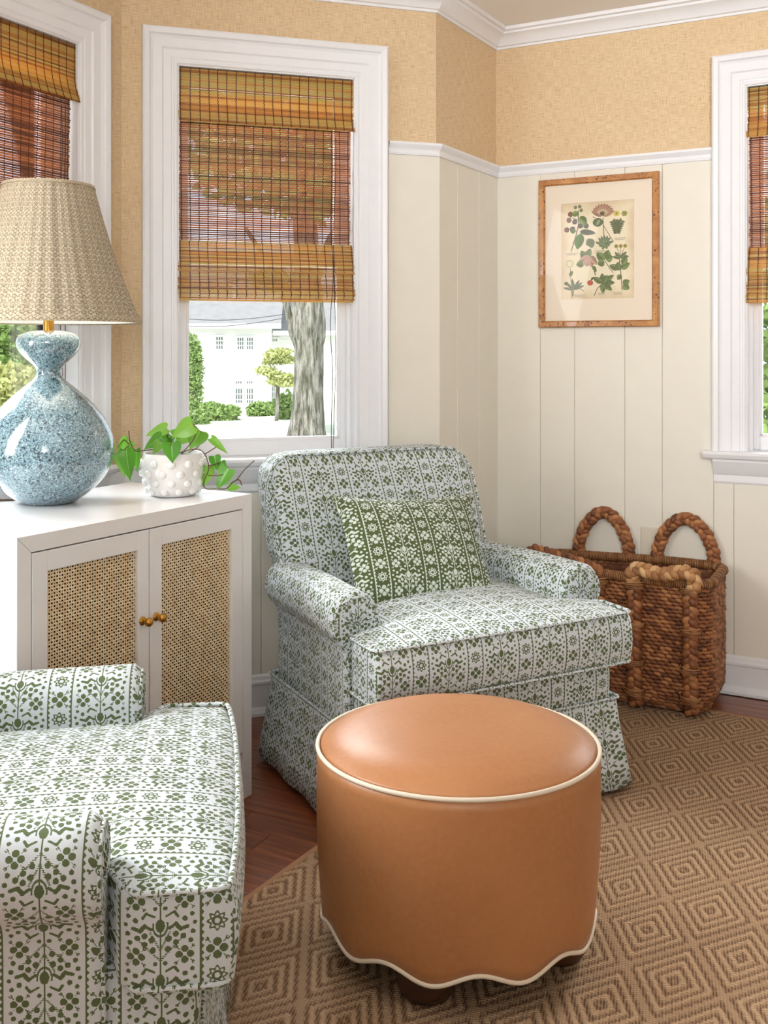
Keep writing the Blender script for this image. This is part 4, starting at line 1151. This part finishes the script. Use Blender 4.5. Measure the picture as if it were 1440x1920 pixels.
    for s in stems:
        pts = [P(*q) for q in s]; fine = []
        for i in range(len(pts) - 1):
            p0 = pts[max(0, i - 1)]; p1 = pts[i]; p2 = pts[i + 1]; p3 = pts[min(len(pts) - 1, i + 2)]
            for q in range(5):
                u = q / 5; fine.append(.5 * ((2 * p1) + (p2 - p0) * u + (2 * p0 - 5 * p1 + 4 * p2 - p3) * u * u + (3 * p1 - p0 - 3 * p2 + p3) * u ** 3))
        fine.append(pts[-1]); mb = MB(); mb.tube(fine, .0015, 6); mb.build('stem', M['stem'], t, smooth=True)
plant()

# ------------------------------------------------------------------ hyacinth basket
def basket():
    o0 = PCD + dD * .2405 + Vector((-.469, -.883)) * .36
    t = empty('basket', (o0.x, o0.y, .010), aD, label='large brown woven hyacinth basket with four braided handles against the wall', cat='basket')
    Wd, Dp, H = .645, .325, .440; cx, cy = Wd / 2, Dp / 2
    def loop(hx, hy, r, d=.004):
        pts = rrect(hx, hy, r, 12); out = []; L = 0
        per = [math.dist(pts[i], pts[(i + 1) % len(pts)]) for i in range(len(pts))]; tot = sum(per); n = int(tot / d); acc = 0; i = 0; res = []
        for k in range(n):
            s_ = tot * k / n
            while acc + per[i] < s_: acc += per[i]; i += 1
            f = (s_ - acc) / per[i]; a, b = pts[i], pts[(i + 1) % len(pts)]
            x, y = a[0] + (b[0] - a[0]) * f, a[1] + (b[1] - a[1]) * f; dx, dy = (b[0] - a[0]), (b[1] - a[1]); l = math.hypot(dx, dy)
            res.append((x + cx, y + cy, dx / l, dy / l))
        return res
    mb = MB(); rows = 33; rnd = random.Random(5)
    for j in range(rows):
        z = .008 + (H - .03) * (j + .3) / rows; f = z / H
        ins = .035 * max(0, 1 - f / .16) ** 2; lp = loop(Wd / 2 - .012 - ins, Dp / 2 - .012 - ins, .055, .0235)
        for k, (x, y, tx, ty) in enumerate(lp):
            tv = Vector((tx, ty, 0)); nv = Vector((ty, -tx, 0)); sh = .5 if j % 2 else 0
            c = Vector((x, y, z)) + tv * (.0235 * sh) + nv * rnd.uniform(-.001, .002)
            ax = (tv + Vector((0, 0, -.20 + rnd.uniform(-.05, .05)))).normalized() * (.0155 + rnd.uniform(-.001, .002))
            mb.ellip(c, ax, nv * .0075, nv.cross(ax).normalized() * .0070, 7, 5, uvo=rnd.random())
    tag(mb.build('woven_body', M['hyacinth'], t, smooth=True), kind='stuff')
    # inner shell
    mb = MB(); lp = loop(Wd / 2 - .017, Dp / 2 - .017, .05, .02); n = len(lp); vs = [(x, y, .008) for x, y, _, _ in lp] + [(x, y, H - .01) for x, y, _, _ in lp]
    lb = loop(Wd / 2 - .045, Dp / 2 - .045, .05, .02)
    vs = []
    for z, ii in ((.006, .045), (.03, .022), (.07, .017), (H - .01, .017)):
        for x, y, tx, ty in lp: vs.append((x - ty * (ii - .017), y + tx * (ii - .017), z))
    fs = [(j * n + i, j * n + (i + 1) % n, (j + 1) * n + (i + 1) % n, (j + 1) * n + i) for j in range(3) for i in range(n)] + [tuple(range(n))[::-1]]
    mb.add(vs, fs); mb.build('inner_shell', M['hyacinth'], t, smooth=True)
    # wrapped rim
    lp = loop(Wd / 2 - .012, Dp / 2 - .012, .06, .00165); mb = MB()
    r_at = lambda u, n=len(lp): .0165 + .0012 * math.sin(u * (n - 1) * 2 * PI / 3.0 + .5)
    mb.tube([(x, y, H - .008 + .004 * math.sin(i * .013)) for i, (x, y, _, _) in enumerate(lp)], r_at, 10, closed=True); mb.build('wrapped_rim', M['wrap'], t, smooth=True)
    def braid(path, normal, w, name, mat, parent, pitch=.062, strand=.0135):
        # three overlapping strands plaited along the path
        P_ = [Vector(p) for p in path]; ds = [0]
        for a, b in zip(P_[:-1], P_[1:]): ds.append(ds[-1] + (b - a).length)
        tot = ds[-1]; mb = MB(); n = int(tot / .004)
        def at(s):
            for i in range(len(ds) - 1):
                if s <= ds[i + 1] or i == len(ds) - 2:
                    f = (s - ds[i]) / (ds[i + 1] - ds[i]); return P_[i].lerp(P_[i + 1], f), (P_[i + 1] - P_[i]).normalized()
        for k in range(3):
            pts = []; rr = []
            for i in range(n + 1):
                s = tot * i / n; p, tn = at(s); th = 2 * PI * s / pitch + 2 * PI * k / 3
                nn = normal(p) if callable(normal) else normal; nn = (nn - tn * nn.dot(tn)).normalized(); lat = tn.cross(nn)
                pts.append(p + lat * (w * math.sin(th)) + nn * (.0085 * math.sin(2 * th)))
            mb.tube(pts, lambda u: strand * (.86 + .14 * math.sin(u * tot / pitch * 4 * PI)) * (1 if .02 < u < .98 else .8), 8, uvo=k * .37)
        return mb.build(name, mat, parent, smooth=True)
    def catm(pts, m=8):
        pts = [Vector(p) for p in pts]; out = []
        for i in range(len(pts) - 1):
            p0 = pts[max(0, i - 1)]; p1 = pts[i]; p2 = pts[i + 1]; p3 = pts[min(len(pts) - 1, i + 2)]
            for q in range(m):
                u = q / m; out.append(.5 * ((2 * p1) + (p2 - p0) * u + (2 * p0 - 5 * p1 + 4 * p2 - p3) * u * u + (3 * p1 - p0 - 3 * p2 + p3) * u ** 3))
        return out + [pts[-1]]
    yb = Dp - .004
    # back handles standing up
    for (xa, xb) in ((.105, .290), (.395, .590)):
        h = .150; m_ = (xa + xb) / 2
        pts = catm([(xa, yb, H - .03), (xa + .002, yb + .004, H + .035), (xa + .035, yb + .006, H + .110), (m_, yb + .008, H + h), (xb - .035, yb + .006, H + .110), (xb - .002, yb + .004, H + .035), (xb, yb, H - .03)])
        braid(pts, Vector((0, -1, 0)), .0125, 'handle', M['hyacinth'], t)
    # front straps and lowered front handles
    for xs in (.275, .395, .575):
        s_ = braid([(xs, -.010, H - .02), (xs, -.013, H * .6), (xs, -.013, H * .3), (xs, -.006, .06), (xs, .012, .012)], Vector((0, -1, 0)), .013, 'strap', M['hyacinth'], t, .066, .0145)
        for zc_ in (H - .035, H * .62, H * .34, .055):
            mb = MB(); pts = []
            for q in range(4):
                z = zc_ + q * .0058; an = rnd.uniform(-.004, .004)
                w_ = [(xs - .032, .002, z - an), (xs - .028, -.022, z - an * .6), (xs - .012, -.034, z), (xs + .012, -.034, z + an), (xs + .028, -.022, z + an), (xs + .032, .002, z + .001)]
                pts += w_ if q % 2 == 0 else w_[::-1]
            mb.tube(pts, .0018, 5); mb.build('binding', M['hyacinth_light'], s_, smooth=True)
    braid(catm([(.275, -.012, H - .03), (.265, -.014, H + .008), (.20, -.020, H + .028), (.11, -.022, H + .046), (.05, -.012, H + .052), (.022, .010, H + .020), (.03, .012, H - .03)]), Vector((0, -1, .6)), .0125, 'handle', M['hyacinth'], t)
    h2 = braid(catm([(.395, -.012, H - .03), (.388, -.014, H + .010), (.415, -.020, H + .030), (.485, -.024, H + .018), (.550, -.024, H + .034), (.590, -.016, H + .018), (.582, -.012, H - .03)]), Vector((0, -1, .6)), .0135, 'handle', M['hyacinth_light'], t)
    h2['label'] = 'paler braided handle'
basket()

# ------------------------------------------------------------------ framed botanical print
def picture():
    t = empty('framed_print', (PCD.x, PCD.y, 0), aD, label='framed botanical print in a burl wood frame on the right wall', cat='picture')
    x0, x1, z0, z1 = .1865, .6385, 1.283, 1.841; y = -.012; fw = .0235; fd = .026
    prof = [(0, y), (0, y - fd + .003), (.003, y - fd), (fw - .004, y - fd), (fw, y - fd + .005), (fw, y - .008)]
    loop = [(x0, z0, 1, 1), (x1, z0, -1, 1), (x1, z1, -1, -1), (x0, z1, 1, -1)]; m = len(prof); vs = []; fs = []
    for (x, z, sx, sz) in loop:
        for (w, yy) in prof: vs.append((x + sx * w, yy, z + sz * w))
    for i in range(4):
        for k in range(m - 1): i2 = (i + 1) % 4; fs.append((i * m + k, i2 * m + k, i2 * m + k + 1, i * m + k + 1))
    mb = MB(); mb.add(vs, fs); mb.build('frame', M['burl'], t)
    # backing + mat with a window
    px0, px1, pz0, pz1 = .272, .5475, 1.388, 1.748
    mb = MB(); a, b, c, d = x0 + fw - .002, x1 - fw + .002, z0 + fw - .002, z1 - fw + .002
    ym = y - .012
    for r_ in ((a, px0, c, d), (px1, b, c, d), (px0, px1, c, pz0), (px0, px1, pz1, d)): mb.box(r_[0], r_[1], ym, ym + .002, r_[2], r_[3])
    mb.build('mat_board', M['mat_board'], t)
    mb = MB(); mb.add([(px0 - .004, ym + .0018, pz0 - .004), (px1 + .004, ym + .0018, pz0 - .004), (px1 + .004, ym + .0018, pz1 + .004), (px0 - .004, ym + .0018, pz1 + .004)], [(0, 1, 2, 3)], [[(0, 0), (1, 0), (1, 1), (0, 1)]])
    sheet = mb.build('print_sheet', M['paper'], t)
    # printed plants: flat ink shapes on the sheet; sheet coordinates a in 0..1, b in 0..1 from the top
    mb = MB(); cols = []; yi = [ym + .0013]
    Wp, Hp = px1 - px0, pz1 - pz0
    def pt(a, b): return (px0 + a * Wp, yi[0], pz1 - b * Hp)
    def add(pts, col):
        mb.add([pt(*p) for p in pts], [tuple(range(len(pts)))]); cols.append(lin(*col)); yi[0] -= .0000012
    AS = Wp / Hp
    def blob(a, b, ra, rb, col, rot=0, n=14, tip=0):
        pts = []
        for k in range(n):
            th = 2 * PI * k / n; x = math.cos(th) * ra; y_ = math.sin(th) * rb * (1 - tip * abs(math.cos(th)))
            pts.append((a + (x * math.cos(rot) - y_ * math.sin(rot)), b + (x * math.sin(rot) + y_ * math.cos(rot)) * AS))
        add(pts, col)
    def lf(a, b, ang, L, w, col=(96, 128, 62), vein=True):
        ca_, sa_ = math.cos(R(ang)), -math.sin(R(ang)); nx_, ny_ = -sa_, ca_
        up = []; dn = []
        for i in range(9):
            f = i / 8; hw = w * math.sin(PI * f ** .8) ** .8 if 0 < f < 1 else 0
            cx_, cy_ = a + ca_ * L * f, b + sa_ * L * f * AS
            up.append((cx_ + nx_ * hw, cy_ + ny_ * hw * AS)); dn.append((cx_ - nx_ * hw, cy_ - ny_ * hw * AS))
        dk = tuple(int(c * .45) for c in col)
        up2 = [(p[0] + nx_ * .004, p[1] + ny_ * .004 * AS) for p in up]; dn2 = [(p[0] - nx_ * .004, p[1] - ny_ * .004 * AS) for p in dn]
        add(up2 + dn2[::-1][1:-1], dk)
        mid = [(a + ca_ * L * i / 8, b + sa_ * L * i / 8 * AS) for i in range(9)]
        add(up + mid[::-1][1:-1], col); add(mid + dn[::-1][1:-1], tuple(int(c * .78) for c in col))
        if vein: ln([mid[0], mid[-1]], .0022, dk)
    def ln(ps, w=.004, col=(74, 70, 44)):
        for (p, q) in zip(ps[:-1], ps[1:]):
            dx, dy = q[0] - p[0], (q[1] - p[1]) / AS; l = math.hypot(dx, dy) or 1; nx_, ny_ = -dy / l * w, dx / l * w * AS
            add([(p[0] + nx_, p[1] + ny_), (q[0] + nx_, q[1] + ny_), (q[0] - nx_, q[1] - ny_), (p[0] - nx_, p[1] - ny_)], col)
    G = (98, 132, 62); GD = (70, 88, 54); GO = (134, 148, 84)
    # blackberry
    ln([(.14, .50), (.20, .36), (.24, .24), (.24, .08)], .006); ln([(.24, .18), (.12, .14)], .004); ln([(.22, .30), (.16, .26), (.08, .28)], .004); ln([(.24, .26), (.36, .25)], .004); ln([(.16, .40), (.24, .48)], .003)
    for a, b, c in ((.13, .115, (110, 42, 40)), (.11, .175, (120, 48, 44)), (.19, .195, (70, 50, 52)), (.27, .24, (52, 44, 50)), (.35, .245, (46, 42, 50)), (.16, .27, (60, 48, 52)), (.08, .275, (112, 44, 44))):
        blob(a, b, .036, .036, (38, 28, 30)); blob(a, b, .030, .030, c); blob(a - .008, b - .006, .010, .010, tuple(min(255, x + 40) for x in c))
    for a, b in ((.26, .04), (.28, .08), (.20, .045)): blob(a, b, .024, .024, (64, 66, 50)); blob(a, b, .018, .018, (112, 122, 96))
    lf(.24, .10, 200, .10, .035, (120, 158, 70)); lf(.27, .14, -60, .16, .05, (108, 142, 66)); lf(.26, .30, -8, .22, .035, (64, 80, 56)); lf(.28, .32, -105, .22, .06, (84, 132, 54)); lf(.40, .38, -75, .13, .05, (110, 128, 76)); lf(.42, .38, -125, .11, .04, (110, 128, 76)); lf(.20, .30, 160, .08, .03, G)
    # poppy
    ln([(.58, .17), (.60, .46)], .006, (110, 104, 84)); ln([(.58, .24), (.72, .42)], .004)
    for an in range(20, 170, 15): lf(.575, .15, an, .17, .030, (186, 132, 112) if an % 30 else (206, 168, 148), False)
    for an in range(35, 150, 16): lf(.575, .145, an, .10, .022, (214, 188, 150), False)
    blob(.57, .125, .032, .028, (84, 46, 40)); blob(.51, .215, .070, .058, (44, 60, 46)); blob(.51, .215, .060, .048, (84, 108, 76)); blob(.515, .215, .018, .040, (140, 164, 120), R(30)); ln([(.44, .155), (.48, .17)], .005, GD)
    for an in (50, 70, 90, 110, 130, 160, 20): lf(.60, .45, an, .13, .018, (128, 152, 112))
    for an in (200, 250, 300, 340): lf(.60, .44, an, .08, .02, (122, 150, 108))
    # small yellow flowers
    for a, b in ((.765, .135), (.87, .140)):
        for k in range(6): blob(a + .025 * math.cos(k * PI / 3), b + .025 * math.sin(k * PI / 3) * AS, .018, .015, (206, 190, 70) if a < .8 else (150, 148, 70))
        blob(a, b, .012, .012, (120, 106, 40))
    for x_, an in ((.72, 125), (.76, 100), (.84, 80), (.88, 50)):
        for q in range(6): lf(.77 + (q * .018) * math.cos(R(an)), .33 - q * .022, an + 60, .05, .010, (104, 122, 82), False); lf(.77 + (q * .018) * math.cos(R(an)), .33 - q * .022, an - 60, .05, .010, (104, 122, 82), False)
        ln([(.77, .34), (.77 + .12 * math.cos(R(an)), .21)], .003)
    for a in (.76, .82, .88):
        b = .47; ln([(a, .47), (.82, .58)], .003); 
        for k in range(6): blob(a + .018 * math.cos(k * PI / 3), b + .018 * math.sin(k * PI / 3) * AS, .013, .011, (176, 160, 80))
        blob(a, b, .012, .012, (84, 70, 40))
    for an in (10, 45, 135, 170): lf(.82, .59, an, .11, .02, (116, 136, 90))
    # rose hip, leaves of the middle
    for a, b, an, L, w in ((.34, .58, 120, .12, .045), (.36, .58, 70, .14, .04), (.32, .63, 190, .11, .045), (.62, .60, 75, .13, .05), (.62, .60, 20, .10, .05), (.60, .60, 140, .14, .05), (.60, .62, 200, .10, .05), (.80, .70, 160, .14, .04), (.80, .72, 100, .12, .04), (.82, .70, 30, .14, .04), (.84, .66, 60, .12, .04), (.82, .76, 240, .08, .03), (.85, .86, 30, .10, .04), (.85, .87, 330, .10, .04)): lf(a, b, an, L, w, (112, 140, 76))
    ln([(.60, .60), (.66, .68), (.72, .74)], .004); ln([(.80, .60), (.83, .80), (.84, .92)], .005)
    for an in (200, 230, 250, 280, 310): lf(.40, .56, an, .15, .04, (204, 162, 142), False)
    ln([(.44, .66), (.48, .76)], .006); lf(.44, .66, -60, .10, .02, G)
    blob(.405, .835, .040, .036, (120, 36, 30)); blob(.405, .835, .032, .030, (194, 66, 52)); lf(.42, .81, 60, .05, .01, (80, 60, 40))
    for an, L in ((95, .13), (150, .16), (35, .18), (0, .16), (-40, .16), (-90, .14), (-60, .10), (60, .12)): lf(.58, .84, an, L, .035, (104, 130, 70))
    ln([(.58, .84), (.50, .90), (.46, .97)], .005)
    # buttercup lower left
    ln([(.13, .68), (.14, .84), (.20, .90)], .004)
    for k in range(8): blob(.12 + .045 * math.cos(k * PI / 4), .63 + .045 * math.sin(k * PI / 4) * AS, .018, .014, (196, 192, 150))
    for an in (20, 60, 100, 140, 170, 40): lf(.18, .90, an, .15, .016, (128, 142, 108))
    lf(.12, .76, 60, .08, .02, G); lf(.10, .84, 170, .06, .02, GD); ln([(.16, .90), (.24, .88), (.32, .92)], .004)
    blob(.16, .93, .02, .05, (142, 128, 92)); ln([(.16, .93), (.15, .99)], .004)
    # caption lines: rows of short strokes too small to read
    for (a, b, w_) in ((.06, .52, .17), (.08, .535, .12), (.47, .505, .13), (.48, .52, .11), (.74, .385, .14), (.74, .40, .13), (.18, .955, .14), (.18, .97, .12), (.52, .945, .09), (.52, .96, .08), (.72, .94, .11), (.72, .955, .11)):
        x = a; rn = random.Random(int(a * 100 + b * 1000))
        while x < a + w_: l = rn.uniform(.004, .014); add([(x, b), (x + l, b), (x + l, b + .0055), (x, b + .0055)], (84, 72, 54)); x += l + .004
    mb.build('botanical_ink', M['ink'], sheet, cols=cols)
    return t
t_ = picture()
g = MB(); g.box(.1865 + .0215, .6385 - .0215, -.0285, -.0272, 1.283 + .0215, 1.841 - .0215); g.build('glass', M['art_glass'], t_)
# wall outlet
mb = MB(); mb.box(.570, .640, -.018, -.012, .440, .555, bev=.002)
ot = mb.build('wall_outlet', M['outlet']); ot.location = (PCD.x, PCD.y, 0); ot.rotation_euler = (0, 0, aD)
tag(ot, 'cream outlet plate low on the wall behind the basket handles', 'outlet')

# ------------------------------------------------------------------ outdoors
def ground():
    mb = MB(); vs = []; fs = []; n = 24
    for j in range(n + 1):
        for i in range(n + 1):
            x = -60 + 120 * i / n; y = -10 + 90 * j / n; z = -.5 - .022 * max(0, y - 18) + .10 * math.sin(x * .3) * (y > 8)
            vs.append((x, y, z))
    for j in range(n):
        for i in range(n): fs.append((j * (n + 1) + i, j * (n + 1) + i + 1, (j + 1) * (n + 1) + i + 1, (j + 1) * (n + 1) + i))
    mb.add(vs, fs); tag(mb.build('ground', M['grass'], smooth=True), kind='structure')
ground()
def leafy(mb, c, rx, ry, rz_, n, size, seed):
    rnd = random.Random(seed)
    for _ in range(n):
        while True:
            p = Vector((rnd.uniform(-1, 1), rnd.uniform(-1, 1), rnd.uniform(-1, 1)))
            if .35 < p.length < 1: break
        q = Vector((c[0] + p.x * rx, c[1] + p.y * ry, c[2] + p.z * rz_))
        a = Vector((rnd.uniform(-1, 1), rnd.uniform(-1, 1), rnd.uniform(-1, 1))).normalized() * size * rnd.uniform(.6, 1.3)
        b = a.cross(Vector((rnd.uniform(-1, 1), rnd.uniform(-1, 1), rnd.uniform(-1, 1)))).normalized() * size * .5
        mb.add([q - a, q - b, q + a, q + b], [(0, 1, 2, 3)])
def shrub(name, label, c, rx, rz_, n, size, mat, seed, cat='shrub', group=None, stemh=None):
    t = empty(name, (c[0], c[1], -.6), 0, label=label, cat=cat, group=group)
    mb = MB(); rr = random.Random(seed)
    NQ = 20 if name == 'small_tree' else 9
    for q in range(NQ):
        f = .42 + .25 * rr.random(); ox = rr.uniform(-1, 1) * rx * (1 - f); oz = rr.uniform(-1, 1) * rz_ * (1 - f * .8)
        if rz_ > rx: ox *= 1.0 - .4 * (oz / rz_)
        leafy(mb, (ox, rr.uniform(-.3, .3) * rx, c[2] + .6 + oz), rx * f, rx * f * .7, rz_ * (f if name != 'small_tree' else .13), n // NQ, size, seed * 7 + q)
    tag(mb.build('leaves', mat, t), kind='stuff')
    mb = MB(); mb.tube([(0, 0, -.3), (0.05, 0, (c[2] + .6) * .7 + .01)], .06, 6); mb.build('stem', M['bark'], t)
k45 = 45 / 1900
def XZ(px, py, D): return ((px - 720) / 1900 * D, D, 1.2 + (655 - py) / 1900 * D)
def house():
    t = empty('neighbor_house', (-6.5, 45, -1.6), R(3), label='white clapboard house with grey roof seen through the center window', cat='house')
    mb = MB(); x0, x1 = -10.5, 1.45; z1 = 3.85; rows = 26; h = (z1 + .4) / rows
    def siding(xa, xb, y, za, zb, nm, holes=()):
        m_ = MB(); n = int((zb - za) / .17)
        for i in range(n):
            z = za + (zb - za) * i / n; m_.add([(xa, y - .025, z), (xb, y - .025, z), (xb, y, z + (zb - za) / n), (xa, y, z + (zb - za) / n)], [(0, 1, 2, 3)])
            m_.add([(xa, y - .025, z), (xb, y - .025, z), (xb, y, z), (xa, y, z)], [(0, 3, 2, 1)])
        m_.box(xa, xb, y, y + 5, za, zb); return m_.build(nm, M['siding'], t)
    siding(x0, x1, 0, -.6, z1, 'main_wall'); siding(x1, 6.0, 1.5, -.6, z1 - .3, 'wing_wall')
    def rf(xa, xb, y, z, dz, dy, nm):
        m_ = MB(); n = 10
        for i in range(n):
            f0, f1 = i / n, (i + 1) / n; ya, yb_ = y - .5 + dy * f0, y - .5 + dy * f1; za, zb = z + dz * f0, z + dz * f1
            m_.add([(xa, ya, za), (xb, ya, za), (xb, yb_, zb), (xa, yb_, zb), (xa, ya, za - .06), (xb, ya, za - .06)], [(0, 1, 2, 3), (0, 4, 5, 1)])
        return m_.build(nm, M['brick_roof'], t)
    rf(x0 - .5, x1 + .5, 0, z1 + .05, 3.2, 5.5, 'roof'); rf(x1, 6.4, 1.5, z1 - .25, 2.4, 4.2, 'roof')
    mb = MB(); mb.box(x0 - .5, x1 + .5, -.52, -.42, z1 - .14, z1 + .08); mb.box(x1 + .05, 6.4, .98, 1.06, z1 - .42, z1 - .20); mb.build('eave_board', M['siding'], t)
    mb = MB(); mb.tube([(-.3, 1.7, z1 + 1.0), (-.3, 1.7, z1 + 1.9)], .09, 8); mb.build('vent_pipe', M['siding'], t)
    def win(px0, px1, py0, py1, nx, nz, y=0.0):
        xa, zb = (px0 - 720) * k45 + 6.5, 1.2 + (655 - py0) * k45 + 1.6; xb, za = (px1 - 720) * k45 + 6.5, 1.2 + (655 - py1) * k45 + 1.6
        m_ = MB(); e = .07; m_.box(xa - e, xb + e, y - .10, y, za - e, zb + e); f = m_.build('window_frame', M['siding'], t)
        for i in range(nx):
            for j in range(nz):
                g_ = .045; m_ = MB(); m_.box(xa + (xb - xa) * i / nx + g_ / 2, xa + (xb - xa) * (i + 1) / nx - g_ / 2, y - .112, y - .1, za + (zb - za) * j / nz + g_ / 2, za + (zb - za) * (j + 1) / nz - g_ / 2)
                m_.build('pane', M['darkglass'], f)
    win(405.5, 419, 631, 655, 3, 3); win(445, 457.5, 632.5, 655.5, 3, 3); win(462.5, 475, 632.5, 655.5, 3, 3)
    win(441.5, 454, 714, 720, 3, 1); win(462, 474, 714, 720, 3, 1); win(441.5, 455, 728, 770, 3, 4); win(462, 475, 728, 770, 3, 4)
    win(507, 517, 634, 640, 3, 1, 1.5); win(506, 512, 726, 760, 2, 3, 1.5)
house()
def tree():
    x, y, _ = XZ(574, 700, 20); t = empty('oak_tree', (x, y, -.6), 0, label='thick rough-barked tree trunk on the lawn outside the center window', cat='tree')
    mb = MB(); N = 40; vs = []; fs = []; rows = 44
    for j in range(rows + 1):
        z = 7.5 * j / rows; r = .285 + .10 * math.exp(-z * 2.2) - .012 * z; r = max(r, .1)
        if 2.0 < z: r += .05 * math.exp(-(z - 2.3) ** 2 * 4)
        for k in range(N):
            a = 2 * PI * k / N; rr = r * (1 + .07 * math.sin(a * 11 + z * 1.3 + 1.5 * math.sin(z * 2.1)) + .05 * math.sin(a * 5 + z))
            vs.append((rr * math.cos(a) + .05 * math.sin(z * .8), rr * math.sin(a), z))
    for j in range(rows):
        for k in range(N): fs.append((j * N + k, j * N + (k + 1) % N, (j + 1) * N + (k + 1) % N, (j + 1) * N + k))
    mb.add(vs, fs); mb.build('trunk', M['bark'], t, smooth=True)
    for pts, r in (([(-.15, 0, 1.85), (-.28, 0, 2.15), (-.36, -.02, 2.6), (-.62, 0, 3.3), (-1.2, 0, 4.2)], .085), ([(.1, 0, 3.0), (.5, 0, 4.0), (1.4, 0, 5.2)], .12), ([(-.62, 0, 3.2), (-1.0, 0, 3.25), (-1.6, 0, 3.1)], .03)):
        mb = MB(); mb.tube(pts, lambda u, r=r: r * (1 - .5 * u), 10); mb.build('branch', M['bark'], t, smooth=True)
    mb = MB(); leafy(mb, (.3, 0, 6.2), 3.2, 2.4, 1.9, 5200, .14, 3); leafy(mb, (-.7, .3, 3.2), .55, .4, .25, 260, .07, 4); tag(mb.build('leaves', M['foliage'], t), kind='stuff')
tree()
shr = [('tall narrow green shrub at the left side of the center window view', (357, 722), 34, .62, 1.75, 5200, M['foliage'], 'tall_shrub'),
       ('rounded green shrub in front of the white house, left of the lower windows', (416, 783), 29, .72, .42, 3200, M['foliage'], 'round_shrub'),
       ('low green shrub between the white house windows and the tree trunk', (494, 780), 31.5, .58, .42, 2600, M['foliage'], 'round_shrub'),
       ('dense green shrub touching the left side of the tree trunk', (533, 772), 29, .40, .60, 2200, M['foliage'], 'round_shrub'),
       ('yellow-green layered small tree beside the tree trunk', (518, 690), 28, .62, .80, 2200, M['foliage_pale'], 'small_tree'),
       ('pale flowering border along the lawn below the white house', (420, 806), 26, 1.0, .10, 1500, M['foliage_pale'], 'flower_border'),
       ('wide green shrub outside the left window behind the lamp', (10, 650), 14, .75, .55, 3800, M['foliage'], 'round_shrub'),
       ('pale bush below the green one outside the left window', (18, 735), 11, .45, .30, 1800, M['foliage_pale'], 'round_shrub'),
       ('green shrub near the ground at the lower left of the center window view', (362, 790), 27, .55, .45, 2400, M['foliage'], 'round_shrub')]
for i, (lab, (px, py), D, rx, rz_, n, mt, nm) in enumerate(shr):
    c = XZ(px, py, D); shrub(nm, lab, c, rx, rz_, n, .055 if D < 20 else .075, mt, 20 + i)
shrub('garden_tree', 'leafy green tree glimpsed outside the right window', (6.2, 13.5, 1.6), 2.6, 2.4, 6000, .12, M['foliage'], 60, cat='tree')
mb = MB()
for i, (ya, yb_) in enumerate(((584, 588), (602, 594))):
    a = XZ(250, ya, 30); b = XZ(560, yb_ - 3, 30); mb.tube([(a[0] + (b[0] - a[0]) * k / 12, 30, a[2] + (b[2] - a[2]) * k / 12 - .25 * math.sin(PI * k / 12)) for k in range(13)], .012, 5)
tag(mb.build('utility_wires', M['wire']), 'two dark utility wires crossing in front of the neighbor house roof', 'wires')
